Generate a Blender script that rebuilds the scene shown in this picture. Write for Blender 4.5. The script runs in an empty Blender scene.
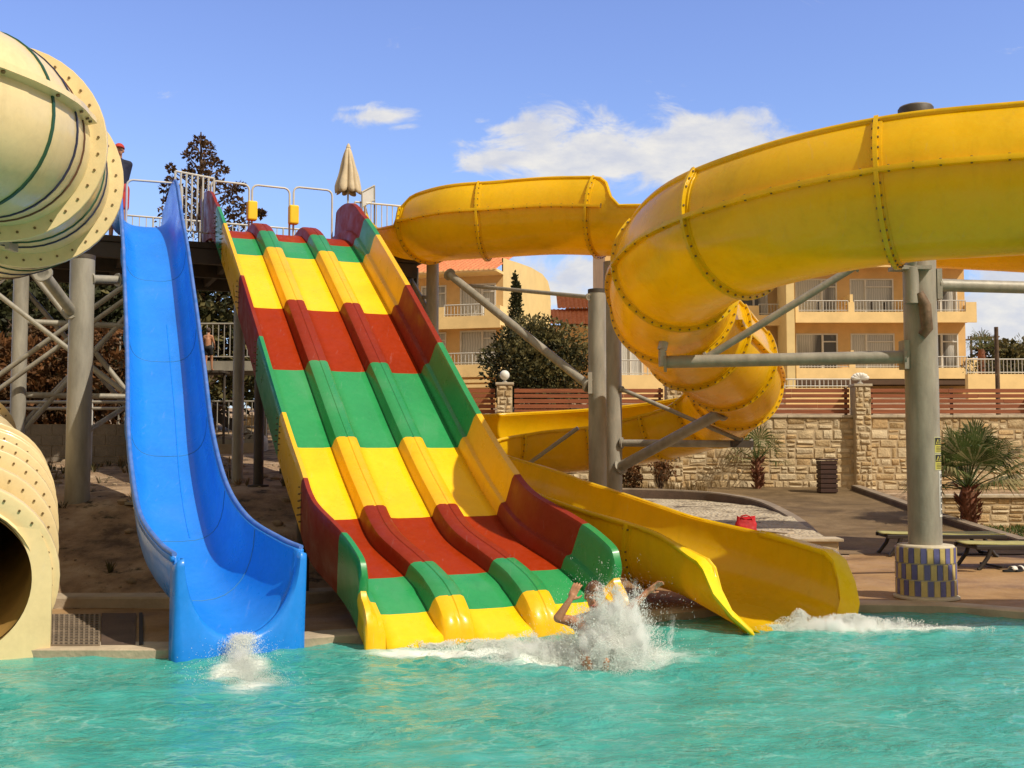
import bpy, math, random
import numpy as np
from mathutils import Vector, Matrix, noise
random.seed(11)
V = Vector
SC = bpy.context.scene
COL = SC.collection
PI = math.pi
def R(a): return math.radians(a)
def clamp(x, a=0.0, b=1.0): return a if x < a else b if x > b else x
def sstep(a, b, x):
    t = clamp((x - a) / (b - a)); return t * t * (3 - 2 * t)
def lerp(a, b, t): return a + (b - a) * t
def interp(tab, x):
    if x <= tab[0][0]: return tab[0][1]
    for (a, va), (b, vb) in zip(tab, tab[1:]):
        if x <= b: return va + (vb - va) * (x - a) / (b - a) if b > a else vb
    return tab[-1][1]

# ------------------------------------------------------------------ camera geometry
H = 1.8; F = 1100.0; PITCH = math.atan(66 / F)
def at(px, py, d):
    """world point at depth y = d seen in direction (px, py)"""
    u = 384 - py
    y = F * math.cos(PITCH) - u * math.sin(PITCH); z = F * math.sin(PITCH) + u * math.cos(PITCH)
    return V(((px - 512) * d / y, d, H + z * d / y))
def X(px, d): return (px - 512) * d / F

# ------------------------------------------------------------------ mesh builder
class MB:
    def __init__(s, M=None): s.v = []; s.f = []; s.m = []; s.M = M
    def add(s, verts, faces, mi=0):
        o = len(s.v)
        if s.M is not None: verts = [s.M @ V(p) for p in verts]
        s.v.extend([tuple(p) for p in verts])
        for i, f in enumerate(faces):
            s.f.append(tuple(o + k for k in f)); s.m.append(mi[i] if isinstance(mi, list) else mi)
    def box(s, x0, x1, y0, y1, z0, z1, mi=0):
        s.add([(x0,y0,z0),(x1,y0,z0),(x1,y1,z0),(x0,y1,z0),(x0,y0,z1),(x1,y0,z1),(x1,y1,z1),(x0,y1,z1)],
              [(0,3,2,1),(4,5,6,7),(0,1,5,4),(1,2,6,5),(2,3,7,6),(3,0,4,7)], mi)
    def obox(s, c, ax, ay, az, mi=0):
        c, ax, ay, az = V(c), V(ax), V(ay), V(az)
        P = [c + ax*i + ay*j + az*k for k in (-1,1) for j in (-1,1) for i in (-1,1)]
        s.add(P, [(0,2,3,1),(4,5,7,6),(0,1,5,4),(1,3,7,5),(3,2,6,7),(2,0,4,6)], mi)
    def beam(s, p0, p1, w, h, mi=0):
        p0, p1 = V(p0), V(p1); t = (p1 - p0); L = t.length; t.normalize()
        side = t.cross(V((0,0,1)))
        if side.length < 1e-4: side = V((1,0,0))
        side.normalize(); up = side.cross(t)
        s.obox((p0+p1)/2, t*L/2, side*w/2, up*h/2, mi)
    def tube(s, p0, p1, r0, r1=None, seg=12, cap=True, mi=0):
        if r1 is None: r1 = r0
        s.polytube([p0, p1], [r0, r1], seg, cap, mi)
    def polytube(s, pts, r, seg=10, cap=True, mi=0):
        pts = [V(p) for p in pts]; n = len(pts)
        if not isinstance(r, (list, tuple)): r = [r]*n
        rows = []; ref = None
        for i, p in enumerate(pts):
            t = (pts[min(i+1,n-1)] - pts[max(i-1,0)]).normalized()
            if ref is None:
                ref = t.cross(V((0,0,1)))
                if ref.length < 1e-3: ref = V((1,0,0))
            a = (ref - t*ref.dot(t)).normalized(); ref = a; b = t.cross(a)
            rows.append([p + (a*math.cos(k*2*PI/seg) + b*math.sin(k*2*PI/seg))*r[i] for k in range(seg)])
        s.grid(rows, closed=True, mi=mi)
        if cap:
            s.add(rows[0], [tuple(range(seg))[::-1]], mi); s.add(rows[-1], [tuple(range(seg))], mi)
    def grid(s, rows, closed=False, mi=0):
        n = len(rows[0]); vs = [p for r in rows for p in r]; fs = []; ms = []
        for i in range(len(rows)-1):
            for j in range(n if closed else n-1):
                k = (j+1) % n
                fs.append((i*n+j, i*n+k, (i+1)*n+k, (i+1)*n+j))
                ms.append(mi(i, j) if callable(mi) else mi)
        s.add(vs, fs, ms)
    def lathe(s, c, prof, seg=24, mi=0, cap=True):
        c = V(c)
        rows = [[c + V((r*math.cos(k*2*PI/seg), r*math.sin(k*2*PI/seg), z)) for k in range(seg)] for r, z in prof]
        s.grid(rows, closed=True, mi=mi)
        if cap:
            s.add(rows[0], [tuple(range(seg))[::-1]], mi if not callable(mi) else 0)
            s.add(rows[-1], [tuple(range(seg))], mi if not callable(mi) else 0)
    def ball(s, c, r, seg=12, rings=8, mi=0, jit=0.0):
        c = V(c); rr = r if isinstance(r, (tuple, list)) else (r, r, r)
        rows = []
        for i in range(rings+1):
            a = -PI/2 + PI*i/rings
            rows.append([c + V((rr[0]*math.cos(a)*math.cos(k*2*PI/seg), rr[1]*math.cos(a)*math.sin(k*2*PI/seg), rr[2]*math.sin(a)))*(1+random.uniform(-jit,jit)) for k in range(seg)])
        s.grid(rows, closed=True, mi=mi)
    def build(s, name, mats, parent=None, smooth=None, solid=None, bevel=None, normals=False):
        me = bpy.data.meshes.new(name)
        org = V((0,0,0))
        if parent is not None:
            q = parent
            while q is not None: org = org + q.location; q = q.parent
        me.from_pydata([(p[0]-org.x, p[1]-org.y, p[2]-org.z) for p in s.v], [], s.f)
        if not isinstance(mats, (list, tuple)): mats = [mats]
        for m in mats: me.materials.append(m)
        me.polygons.foreach_set('material_index', s.m)
        if smooth:
            me.polygons.foreach_set('use_smooth', [True]*len(me.polygons))
            me.set_sharp_from_angle(angle=R(smooth))
        me.update()
        if normals:
            import bmesh
            bm = bmesh.new(); bm.from_mesh(me); bmesh.ops.remove_doubles(bm, verts=bm.verts, dist=1e-5)
            bmesh.ops.recalc_face_normals(bm, faces=bm.faces); bm.to_mesh(me); bm.free()
        o = bpy.data.objects.new(name, me); COL.objects.link(o)
        if parent is not None: o.parent = parent
        if solid:
            md = o.modifiers.new('shell', 'SOLIDIFY'); md.thickness = abs(solid); md.offset = -1 if solid > 0 else 1
        if bevel:
            md = o.modifiers.new('edge', 'BEVEL'); md.width = bevel; md.segments = 2; md.limit_method = 'ANGLE'; md.angle_limit = R(40)
        return o

def tag(o, label=None, cat=None, group=None, kind='thing'):
    if label: o['label'] = label
    if cat: o['category'] = cat
    if group: o['group'] = group
    if kind: o['kind'] = kind
    return o
def thing(name, label, cat, loc=(0,0,0), group=None):
    o = bpy.data.objects.new(name, None); COL.objects.link(o); o.location = loc; o.empty_display_size = .2
    return tag(o, label, cat, group)
def copy_tree(o, parent=None):
    c = o.copy(); COL.objects.link(c)
    if parent is not None: c.parent = parent
    for ch in list(o.children): copy_tree(ch, c)
    return c
def struct(o): o['kind'] = 'structure'; return o

# ------------------------------------------------------------------ materials
def _nodes(name):
    m = bpy.data.materials.new(name); m.use_nodes = True
    nt = m.node_tree; return m, nt, nt.nodes['Principled BSDF']
def N(nt, t, **kw):
    n = nt.nodes.new(t)
    for k, v in kw.items(): setattr(n, k, v)
    return n
def L(nt, a, b): nt.links.new(a, b)
def pos_node(nt, scale=(1,1,1)):
    g = N(nt, 'ShaderNodeNewGeometry'); mp = N(nt, 'ShaderNodeMapping'); mp.inputs['Scale'].default_value = scale
    L(nt, g.outputs['Position'], mp.inputs['Vector']); return mp.outputs['Vector']
def noise_n(nt, vec, scale, detail=4, rough=.55, dist=0.0):
    n = N(nt, 'ShaderNodeTexNoise'); n.inputs['Scale'].default_value = scale; n.inputs['Detail'].default_value = detail
    n.inputs['Roughness'].default_value = rough; n.inputs['Distortion'].default_value = dist
    L(nt, vec, n.inputs['Vector']); return n.outputs['Fac']
def ramp_n(nt, fac, stops):
    r = N(nt, 'ShaderNodeValToRGB'); e = r.color_ramp.elements
    while len(e) < len(stops): e.new(.5)
    for el, (p, c) in zip(e, stops): el.position = p; el.color = (*c, 1) if len(c) == 3 else c
    L(nt, fac, r.inputs['Fac']); return r.outputs['Color']
def mix_n(nt, fac, a, b, mode='MIX'):
    n = N(nt, 'ShaderNodeMix', data_type='RGBA', blend_type=mode)
    for i, v in ((0, fac), (6, a), (7, b)):
        if hasattr(v, 'is_output'): L(nt, v, n.inputs[i])
        elif i == 0: n.inputs[0].default_value = v
        else: n.inputs[i].default_value = (*v, 1)
    return n.outputs[2]
def math_n(nt, op, a, b=None, c=None, cl=False):
    n = N(nt, 'ShaderNodeMath', operation=op, use_clamp=cl)
    for i, v in enumerate((a, b, c)):
        if v is None: continue
        if hasattr(v, 'is_output'): L(nt, v, n.inputs[i])
        else: n.inputs[i].default_value = v
    return n.outputs[0]
def bump_n(nt, fac, bs, strength=.3, dist=.02):
    b = N(nt, 'ShaderNodeBump'); b.inputs['Strength'].default_value = strength; b.inputs['Distance'].default_value = dist
    L(nt, fac, b.inputs['Height']); L(nt, b.outputs['Normal'], bs.inputs['Normal'])
def mul(c, k): return tuple(x*k for x in c)

def simple(name, c, rough=.6, var=.25, scale=3, bump=0, bscale=40, metal=0, c2=None, coat=0, stretch=(1,1,1), spec=.5, bdist=.02):
    m, nt, b = _nodes(name)
    p = pos_node(nt, stretch)
    n1 = noise_n(nt, p, scale, 5, .6)
    col = ramp_n(nt, n1, [(.3, mul(c, 1-var)), (.7, c2 if c2 else mul(c, 1+var*.5))])
    L(nt, col, b.inputs['Base Color']); b.inputs['Roughness'].default_value = rough; b.inputs['Metallic'].default_value = metal
    b.inputs['Coat Weight'].default_value = coat; b.inputs['Specular IOR Level'].default_value = spec
    if bump: bump_n(nt, noise_n(nt, pos_node(nt), bscale, 4, .6), b, bump, bdist)
    return m
def gelcoat(name, c, rough=.28, fade=.35, dirt=.25, spec=.4, coat=.25, trans=0):
    """sun-faded painted glass fibre: chalky patches, water streaks, faint waviness"""
    m, nt, b = _nodes(name)
    p = pos_node(nt)
    big = noise_n(nt, p, .9, 5, .6, .4)
    c_f = tuple(lerp(x, lerp(x, .6, .25), fade) for x in c)
    col = ramp_n(nt, big, [(.3, mul(c, .86)), (.52, c), (.75, c_f)])
    streak = noise_n(nt, pos_node(nt, (7, 7, .7)), 1.0, 5, .65)
    sm = ramp_n(nt, streak, [(.54, (0,0,0)), (.8, (dirt,)*3)])
    col = mix_n(nt, sm, col, mul(c, .5))
    mott = ramp_n(nt, noise_n(nt, p, 17, 5, .7, .5), [(.38,(0,0,0)),(.72,(.26,)*3)])  # sheen of running water painted in as lighter mottling
    col = mix_n(nt, mott, col, tuple(min(1,x*1.25+.03) for x in c))
    scr = ramp_n(nt, noise_n(nt, pos_node(nt,(26,3.2,3.2)), 1.0, 3, .6, .6), [(.655,(0,0,0)),(.70,(.25,)*3),(.73,(0,0,0))])
    col = mix_n(nt, scr, col, tuple(lerp(x,.6,.3) for x in c))
    speck = noise_n(nt, p, 38, 3, .7)
    sp = ramp_n(nt, speck, [(.66, (0,0,0)), (.76, (.22,)*3)])
    col = mix_n(nt, sp, col, tuple(lerp(x, .35, .35)*.8 for x in c))
    L(nt, col, b.inputs['Base Color'])
    rr = ramp_n(nt, noise_n(nt, p, 3.1, 4, .6), [(.3, (rough*.75,)*3), (.7, (min(1,rough*1.7),)*3)])
    L(nt, rr, b.inputs['Roughness'])
    b.inputs['Coat Weight'].default_value = coat; b.inputs['Coat Roughness'].default_value = .12; b.inputs['Specular IOR Level'].default_value = spec
    # faint waviness plus a fine wet, orange-peel ripple
    hh = math_n(nt,'ADD',noise_n(nt, p, 2.6, 3, .5),math_n(nt,'MULTIPLY',noise_n(nt, p, 24, 4, .65),.10))
    bump_n(nt, hh, b, .16, .05)
    # scuffs: thin paler scratches running down the ride
    if trans:                                                   # thin laminate lets some sun through
        t = N(nt, 'ShaderNodeBsdfTranslucent'); L(nt, col, t.inputs['Color']); mx = N(nt, 'ShaderNodeMixShader'); mx.inputs[0].default_value = trans
        L(nt, b.outputs[0], mx.inputs[1]); L(nt, t.outputs[0], mx.inputs[2]); L(nt, mx.outputs[0], nt.nodes['Material Output'].inputs['Surface'])
    return m
def leafmat(name, c, var=.5, trans=.25):
    m, nt, b = _nodes(name)
    p = pos_node(nt)
    col = ramp_n(nt, noise_n(nt, p, 2.2, 4, .7), [(.3, mul(c, 1-var)), (.7, mul(c, 1+var))])
    L(nt, col, b.inputs['Base Color']); b.inputs['Roughness'].default_value = .6; b.inputs['Specular IOR Level'].default_value = .25
    t = N(nt, 'ShaderNodeBsdfTranslucent'); L(nt, col, t.inputs['Color'])
    mx = N(nt, 'ShaderNodeMixShader'); mx.inputs[0].default_value = trans
    out = nt.nodes['Material Output']; L(nt, b.outputs[0], mx.inputs[1]); L(nt, t.outputs[0], mx.inputs[2]); L(nt, mx.outputs[0], out.inputs['Surface'])
    return m

M = {}
M['lane_yellow'] = gelcoat('yellow_gelcoat', (.90,.56,.004),fade=.12,coat=.12,spec=.3)
M['lane_red'] = gelcoat('red_gelcoat', (.30,.026,.001),fade=.03,spec=.1,coat=.0,rough=.4)
M['wall_red'] = gelcoat('dark_red_gelcoat', (.24,.022,.004),fade=.10,spec=.15,coat=.02,rough=.4)
M['wall_yellow'] = gelcoat('deep_yellow_gelcoat', (.84,.46,.004),fade=.12,coat=.15,spec=.3)
M['wall_green'] = gelcoat('deep_green_gelcoat', (.018,.25,.07))
M['lane_green'] = gelcoat('green_gelcoat', (.022,.29,.085))
M['flume_yellow'] = gelcoat('amber_gelcoat', (.94,.605,.004), rough=.24, dirt=.26, coat=.35, fade=.15, spec=.3, trans=.36)
M['lip_yellow'] = gelcoat('lip_gelcoat', (.92,.62,.006),fade=.1,spec=.3,coat=.15)
M['slide_blue'] = gelcoat('blue_gelcoat', (.010,.225,.80), dirt=.2, fade=.2)
M['cream'] = gelcoat('cream_gelcoat', (.76,.60,.325), rough=.35, dirt=.3)
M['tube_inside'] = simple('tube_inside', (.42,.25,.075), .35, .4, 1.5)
M['bolt'] = simple('bolt_steel', (.17,.105,.035), .5, .3, 20)
M['stripe_brown'] = simple('stripe_brown', (.13,.05,.025), .5)
M['stripe_green'] = simple('stripe_green', (.02,.09,.05), .5)
M['stripe_navy'] = simple('stripe_navy', (.02,.025,.07), .5)
M['steel'] = simple('galvanised_steel', (.33,.305,.25), .5, .28, 2.5, .15, 30, .1, stretch=(3,3,.8))
M['steel_lt'] = simple('pale_steel', (.42,.39,.33), .45, .25, 2.5, 0, 30, .3)
M['steel_dk'] = simple('dark_steel', (.07,.055,.042), .6, .3, 2.5, .1, 30, .2)
M['rail_white'] = simple('white_rail', (.55,.53,.49), .45, .2, 3)
M['pad_yellow'] = simple('yellow_foam_pad', (.85,.55,.01), .6, .1, 5)
M['canvas'] = simple('canvas', (.58,.48,.33), .85, .18, 6, .3, 60)
M['deck_wood'] = simple('dark_board', (.06,.045,.032), .8, .3, 4, .3, 20)
M['wood_red'] = simple('stained_board', (.29,.085,.030), .6, .4, 3, .2, 40, stretch=(.4,3,12))
M['wood_dark'] = simple('dark_stained_wood', (.055,.022,.014), .6, .35, 4, .2, 30)
M['mortar'] = simple('mortar', (.47,.36,.22), .9, .25, 8, .4, 40)
for i, c in enumerate([(.60,.46,.27),(.56,.41,.22),(.63,.51,.33),(.51,.36,.18),(.58,.40,.20)]):
    M['stone%d' % i] = simple('limestone_%d' % i, c, .85, .3, 6, .7, 22, c2=mul(c, 1.12), bdist=.04)
STONES = [M['stone%d' % i] for i in range(5)]
M['cap_stone'] = simple('cap_stone', (.50,.42,.30), .8, .25, 5, .4, 30)
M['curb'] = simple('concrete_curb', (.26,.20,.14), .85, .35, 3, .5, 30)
M['curb_dark'] = simple('dark_curb_face', (.10,.062,.042), .85, .35, 3, .5, 30)  # darker brown, used on the kerb sides and the cover plate
M['coping'] = simple('pale_coping', (.47,.38,.27), .75, .3, 2.5, .4, 25)
M['stucco'] = simple('ochre_stucco', (.76,.49,.205), .85, .16, 1.2, .25, 30)
M['stucco_band'] = simple('ochre_stucco_light', (.88,.64,.30), .85, .14, 1.2, .25, 30)
M['stucco_cream'] = simple('cream_stucco', (.74,.57,.27), .85, .10, 1.2, .2, 30)
M['white_paint'] = simple('white_paint', (.72,.70,.65), .5, .12, 3)
M['tile_roof'] = simple('terracotta', (.64,.18,.065), .8, .2, 7, .3, 20, c2=(.74,.28,.12))
M['skin'] = simple('skin', (.46,.22,.12), .5, .15, 9)
M['hair'] = simple('hair', (.05,.028,.015), .6, .3, 20)
M['cloth_navy'] = simple('navy_cloth', (.016,.02,.05), .85)
M['cloth_red'] = simple('red_cloth', (.52,.045,.03), .8)
M['cloth_black'] = simple('black_cloth', (.012,.012,.013), .8)
M['bag_red'] = simple('red_bag', (.50,.008,.014), .6, .3, 9, .4, 14)
M['olive_fabric'] = simple('olive_sling', (.40,.37,.13), .8, .2, 6, .2, 60)
M['plastic_dk'] = simple('dark_plastic', (.03,.022,.018), .5, .2, 5)
M['block'] = simple('grey_block', (.24,.20,.155), .9, .25, 4, .5, 30)
M['bark'] = simple('bark', (.12,.075,.045), .9, .4, 8, .7, 20)
M['palm_bark'] = simple('palm_bark', (.22,.085,.045), .9, .5, 14, .8, 24)
# ------------------------------------------------------------------ terrain
EDGE = [(-40,9.66),(-2.96,9.66),(-1.88,10.26),(1.34,11.5),(1.94,12.0),(3.94,12.45),(4.81,12.35),(5.52,11.85),(6.4,11.0),(8.5,9.4),(12,7.6),(40,6)]
def edge(x): return interp(EDGE, x)
def ramp_h(y): return .06 + clamp((y-18.9)*.0664, 0, .71)
def T(x, y):
    e = edge(min(x, 1.3))
    l = interp([(0,.04),(2.55,.04),(2.75,.20),(5.9,1.2),(10,1.5),(20,2.3),(40,3.4),(60,4.6),(200,6)], y-e)
    r = ramp_h(y)
    r = lerp(r, .05 if y < 25 else .72*sstep(25,25.4,y), sstep(8.95,9.2,x))
    if y > 30.3: r = lerp(r, 2.55 + clamp((y-30.6)*.082,0,2.0) + max(0,(y-55))*.01, sstep(30.3,30.55,y))
    z = lerp(l, r, sstep(-2.2,.8,x))
    return z + .05*noise.noise(V((x*.9,y*.9,0)))*clamp((y-e-2.6)/2)*(1-sstep(-1,1,x))
def ticks(segs):
    out = []
    for a, b, st in segs:
        n = max(1, int(round((b-a)/st))); out += [a+(b-a)*i/n for i in range(n)]
    return out + [segs[-1][1]]
xs = ticks([(-400,-60,40),(-60,-14,4),(-14,14,.3),(14,60,4),(60,400,40)])
ys = ticks([(-60,0,10),(0,14,.5),(14,34,.3),(34,62,2),(62,140,12),(140,900,120)])
mb = MB()
rows = []
for y in ys:
    row = []
    for x in xs:
        pool = (abs(x) < 15 and 2.6 < y < edge(x)+.25)
        row.append((x, y, -1.5 if pool else T(x, y)))
    rows.append(row)
mb.grid(rows)
def dirt_mat():
    m, nt, b = _nodes('dry_earth')
    p = pos_node(nt)
    c = ramp_n(nt, noise_n(nt, p, 1.3, 7, .65), [(.34,(.11,.068,.036)),(.5,(.38,.25,.145)),(.68,(.58,.43,.28))])
    g = ramp_n(nt, noise_n(nt, p, 3.1, 6, .7), [(.56,(0,0,0)),(.66,(1,1,1))])
    c = mix_n(nt, g, c, (.055,.045,.02))
    L(nt, c, b.inputs['Base Color']); b.inputs['Roughness'].default_value = .95
    bump_n(nt, noise_n(nt, p, 9, 8, .7), b, .9, .08); return m
M['dirt'] = dirt_mat()
struct(mb.build('ground', M['dirt'], smooth=60))

def deck_mat(name, dark, mid, light, sc=1.1, wet=True):
    m, nt, b = _nodes(name)
    p = pos_node(nt)
    c = ramp_n(nt, noise_n(nt, p, sc, 8, .68, .6), [(.3,dark),(.52,mid),(.74,light)])
    f = noise_n(nt, p, 26, 5, .7)
    c = mix_n(nt, ramp_n(nt, f, [(.4,(0,0,0)),(.75,(.35,)*3)]), c, mul(dark,.6))
    L(nt, c, b.inputs['Base Color'])
    r = ramp_n(nt, noise_n(nt, p, .8, 5, .6), [(.4,(.55,)*3 if wet else (.75,)*3),(.6,(.9,)*3)])
    L(nt, r, b.inputs['Roughness']); b.inputs['Specular IOR Level'].default_value = .18
    bump_n(nt, f, b, .35, .02); return m
M['deck'] = deck_mat('sandy_deck', (.19,.108,.046),(.37,.228,.105),(.46,.30,.155))
M['path'] = deck_mat('worn_path', (.07,.045,.022),(.185,.124,.064),(.29,.205,.115), .8, False)
# pool deck: a slab following the pool edge, with a paler coping along the water
mb = MB(); cp = MB()
dx = ticks([(-22,-6,1),(-6,9,.25),(9,22,1)])
def back(x):
    return lerp(edge(x)+2.5, 26.0, sstep(.6,1.6,x))
rows = []; crows = []
for x in dx:
    e = edge(x); bk = back(x)
    rows.append([(x,e+.34,-.7)] + [(x, lerp(e+.34, bk, k/12), .072 if lerp(e+.34,bk,k/12) < 19 or x > 9.05 else -.1) for k in range(13)])
    crows.append([(x,e,-.7),(x,e-.025,.03),(x,e-.03,.07),(x,e-.01,.082),(x,e+.34,.082),(x,e+.345,.05)])
mb.grid(rows); struct(mb.build('pool_deck', M['deck'], smooth=40))
cp.grid(crows); struct(cp.build('pool_edge', M['coping'], smooth=40))
mb = MB(); mb.box(-30,30,-12,2.4,-.7,.08); struct(mb.build('pool_deck', M['deck']))
# step kerb between the left deck and the bank
mb = MB(); rows = []
for x in ticks([(-20,1.2,.3)]):
    e = edge(x)+2.45
    rows.append([(x,e,.0),(x,e+.005,.18),(x,e+.02,.2),(x,e+.42,.205),(x,e+.44,.19),(x,e+.44,0)])
mb.grid(rows); struct(mb.build('kerb', M['coping'], smooth=30))
# ramp path up to the wall
mb = MB(); rows = []
for y in ticks([(18.4,30.2,.3)]):
    rows.append([(x, y, T(x,y)+ (.03 if y > 19 else .018)) for x in ticks([(-.2,8.9,.35)])])
mb.grid(rows); struct(mb.build('path', M['path'], smooth=60))
# ------------------------------------------------------------------ raised gravel bed with kerb
BED = [(-1.0,17.2),(5.02,17.2),(5.5,22.0),(5.42,24.4),(5.1,25.4),(4.5,26.4),(2.8,27.0),(-1.0,27.2)]
def gravel_mat():
    m, nt, b = _nodes('pale_gravel')
    p = pos_node(nt); v = N(nt, 'ShaderNodeTexVoronoi'); v.inputs['Scale'].default_value = 14; L(nt, p, v.inputs['Vector'])
    c = ramp_n(nt, noise_n(nt, p, 1.6, 6, .7), [(.36,(.13,.09,.055)),(.46,(.48,.40,.28)),(.7,(.62,.54,.40))])
    c = mix_n(nt, 1.0, c, ramp_n(nt, math_n(nt,'FRACT',math_n(nt,'MULTIPLY',v.outputs['Distance'],7.3)), [(.1,(.72,.72,.72)),(.9,(1.05,1.03,1.0))]), 'MULTIPLY')
    L(nt, c, b.inputs['Base Color']); b.inputs['Roughness'].default_value = .95
    bump_n(nt, v.outputs['Distance'], b, .9, .06); return m
mb = MB()
def bedz(x, y): return .40 + (y-17.2)*.024 + .05*noise.noise(V((x*1.3,y*1.3,3)))
rows = []
for y in ticks([(17.3,27.0,.25)]):
    xr = interp([(17.2,5.0),(22,5.45),(24.4,5.38),(25.4,5.05),(26.4,4.45),(27,2.8)], y)
    rows.append([(lerp(-1.0, xr, k/24), y, bedz(lerp(-1,xr,k/24), y)) for k in range(25)])
mb.grid(rows); tag(mb.build('gravel', gravel_mat(), smooth=60), 'pale gravel filling the raised bed behind the yellow slide exit', 'gravel', kind='stuff')
def smooth_line(pts, n=8):
    out = []
    P = [V(p) for p in pts]
    for i in range(len(P)-1):
        a, b, c, d = P[max(i-1,0)], P[i], P[i+1], P[min(i+2,len(P)-1)]
        for k in range(n):
            t = k/n
            out.append(.5*((2*b)+(c-a)*t+(2*a-5*b+4*c-d)*t*t+(3*b-a-3*c+d)*t**3))
    return out + [P[-1]]
def kerb_wall(name, pts, w, mats, hfun, label, cat, dz=-.3):
    """kerb along a line: pale top, darker faces"""
    mb = MB(); n = len(pts); top = []
    rows = []
    for i, p in enumerate(pts):
        t = (pts[min(i+1,n-1)]-pts[max(i-1,0)]); t.z = 0; t.normalize(); s = V((t.y,-t.x,0))
        zt = hfun(p); a = p + s*w/2; b = p - s*w/2
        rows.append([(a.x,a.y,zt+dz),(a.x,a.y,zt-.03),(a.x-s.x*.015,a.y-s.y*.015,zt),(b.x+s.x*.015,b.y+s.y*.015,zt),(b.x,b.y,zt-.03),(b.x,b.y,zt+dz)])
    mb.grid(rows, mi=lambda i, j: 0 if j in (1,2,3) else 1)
    o = mb.build(name, mats, smooth=30)
    return tag(o, label, cat)
kl = smooth_line([(5.02,18.2,0),(5.3,20,0),(5.5,22.0,0),(5.5,24.2,0),(5.15,25.4,0),(4.5,26.3,0),(2.8,27.0,0),(-1.0,27.2,0)])
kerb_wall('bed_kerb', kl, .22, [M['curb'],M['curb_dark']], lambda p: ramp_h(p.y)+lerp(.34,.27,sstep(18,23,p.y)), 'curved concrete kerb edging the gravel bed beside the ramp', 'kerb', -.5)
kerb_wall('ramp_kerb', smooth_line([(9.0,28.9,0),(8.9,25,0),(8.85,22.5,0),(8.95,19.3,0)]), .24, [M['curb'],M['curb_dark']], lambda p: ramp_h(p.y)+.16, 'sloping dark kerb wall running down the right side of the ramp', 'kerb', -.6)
mb = MB(); mb.beam(at(757,531,18.6), at(791,534,18.2), .25, .05)
tag(mb.build('plank', M['coping'], bevel=.006), 'loose pale plank lying on the end of the gravel bed', 'plank')
# ------------------------------------------------------------------ stone walls
def masonry(mb, x0, x1, z0, z1, y, hmin=.13, hmax=.30, wmin=.14, wmax=.50, depth=.024, seed=1):
    """coursed rubble: every stone a bevelled block with its own size and projection"""
    rnd = random.Random(seed); z = z0
    while z < z1-.02:
        h = rnd.uniform(hmin,hmax)
        if z1-(z+h) < hmin*.8: h = z1-z
        x = x0 - rnd.uniform(0,.2)
        while x < x1:
            w = rnd.uniform(wmin,wmax); a, b = max(x,x0), min(x+w,x1)
            if b-a > .05:
                subs = [(z,z+h)]
                if h > .19 and rnd.random() < .5: k = rnd.uniform(.35,.65); subs = [(z,z+h*k),(z+h*k,z+h)]
                for s0, s1 in subs:
                    g = .009; d = depth*rnd.uniform(.35,1.0); bv = min(.028,(b-a)*.2,(s1-s0)*.2)
                    j = lambda: rnd.uniform(-.013,.013)
                    A = [(a+g+abs(j()),s0+g+abs(j())),(b-g-abs(j()),s0+g+abs(j())),(b-g-abs(j()),s1-g-abs(j())),(a+g+abs(j()),s1-g-abs(j()))]
                    B = [(a+g+bv+j(),s0+g+bv+j()),(b-g-bv+j(),s0+g+bv+j()),(b-g-bv+j(),s1-g-bv+j()),(a+g+bv+j(),s1-g-bv+j())]
                    cz = ((a+b)/2,(s0+s1)/2)
                    vs = [(p,y+.012,q) for p,q in A]+[(p,y-d+j(),q) for p,q in B]+[(cz[0]+3*j(),y-d-.012+j(),cz[1]+2*j())]
                    mb.add(vs, [(0,1,5,4),(1,2,6,5),(2,3,7,6),(3,0,4,7),(4,5,8),(5,6,8),(6,7,8),(7,4,8)], rnd.choice([0,0,1,2,2,3,4])+1)
            x += w
        z += h
WY = 30.0
SM = [M['mortar']]+STONES
W = thing('stone_wall', 'long pale stone retaining wall behind the pool, topped by the slatted fence', 'wall', (5,WY,0))
mb = MB(); mb.box(-7.5,18,WY,WY+.4,.2,2.68); masonry(mb,-7.5,18,.3,2.68,WY,seed=5); mb.build('wall_face', SM, W, smooth=35)
mb = MB()
for i in range(17): mb.box(-7.5+i*1.5+.004,-7.5+(i+1)*1.5-.004,WY-.06,WY+.42,2.682,2.755)
mb.build('coping', M['cap_stone'], W, bevel=.01)
PIL = [-5.1,-.2,4.4,9.5,14.6]
pil_lab = {-5.1:'stone fence pillar hidden behind the striped slide',-.2:'stone fence pillar carrying the round white globe lamp',4.4:'stone fence pillar seen beside the lowest bend of the yellow flume',9.5:'tall stone pillar carrying the white shell shaped lamp',14.6:'stone fence pillar at the far right end of the wall'}
for k, x in enumerate(PIL):
    z1 = 3.56 if x != 9.5 else 3.52
    P = thing('stone_pillar', pil_lab[x], 'pillar', (x,WY,0), 'stone pillars along the fence')
    mb = MB(); mb.box(x-.21,x+.21,WY-.26,WY+.2,.3,z1)
    masonry(mb,x-.22,x+.22,.3,z1,WY-.262,.13,.24,.13,.32,.03,seed=20+k)
    mb.build('shaft', SM, P, smooth=35)
    mb = MB(); mb.box(x-.25,x+.25,WY-.31,WY+.24,z1+.002,z1+.07); mb.build('cap', M['cap_stone'], P, bevel=.012)
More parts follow.
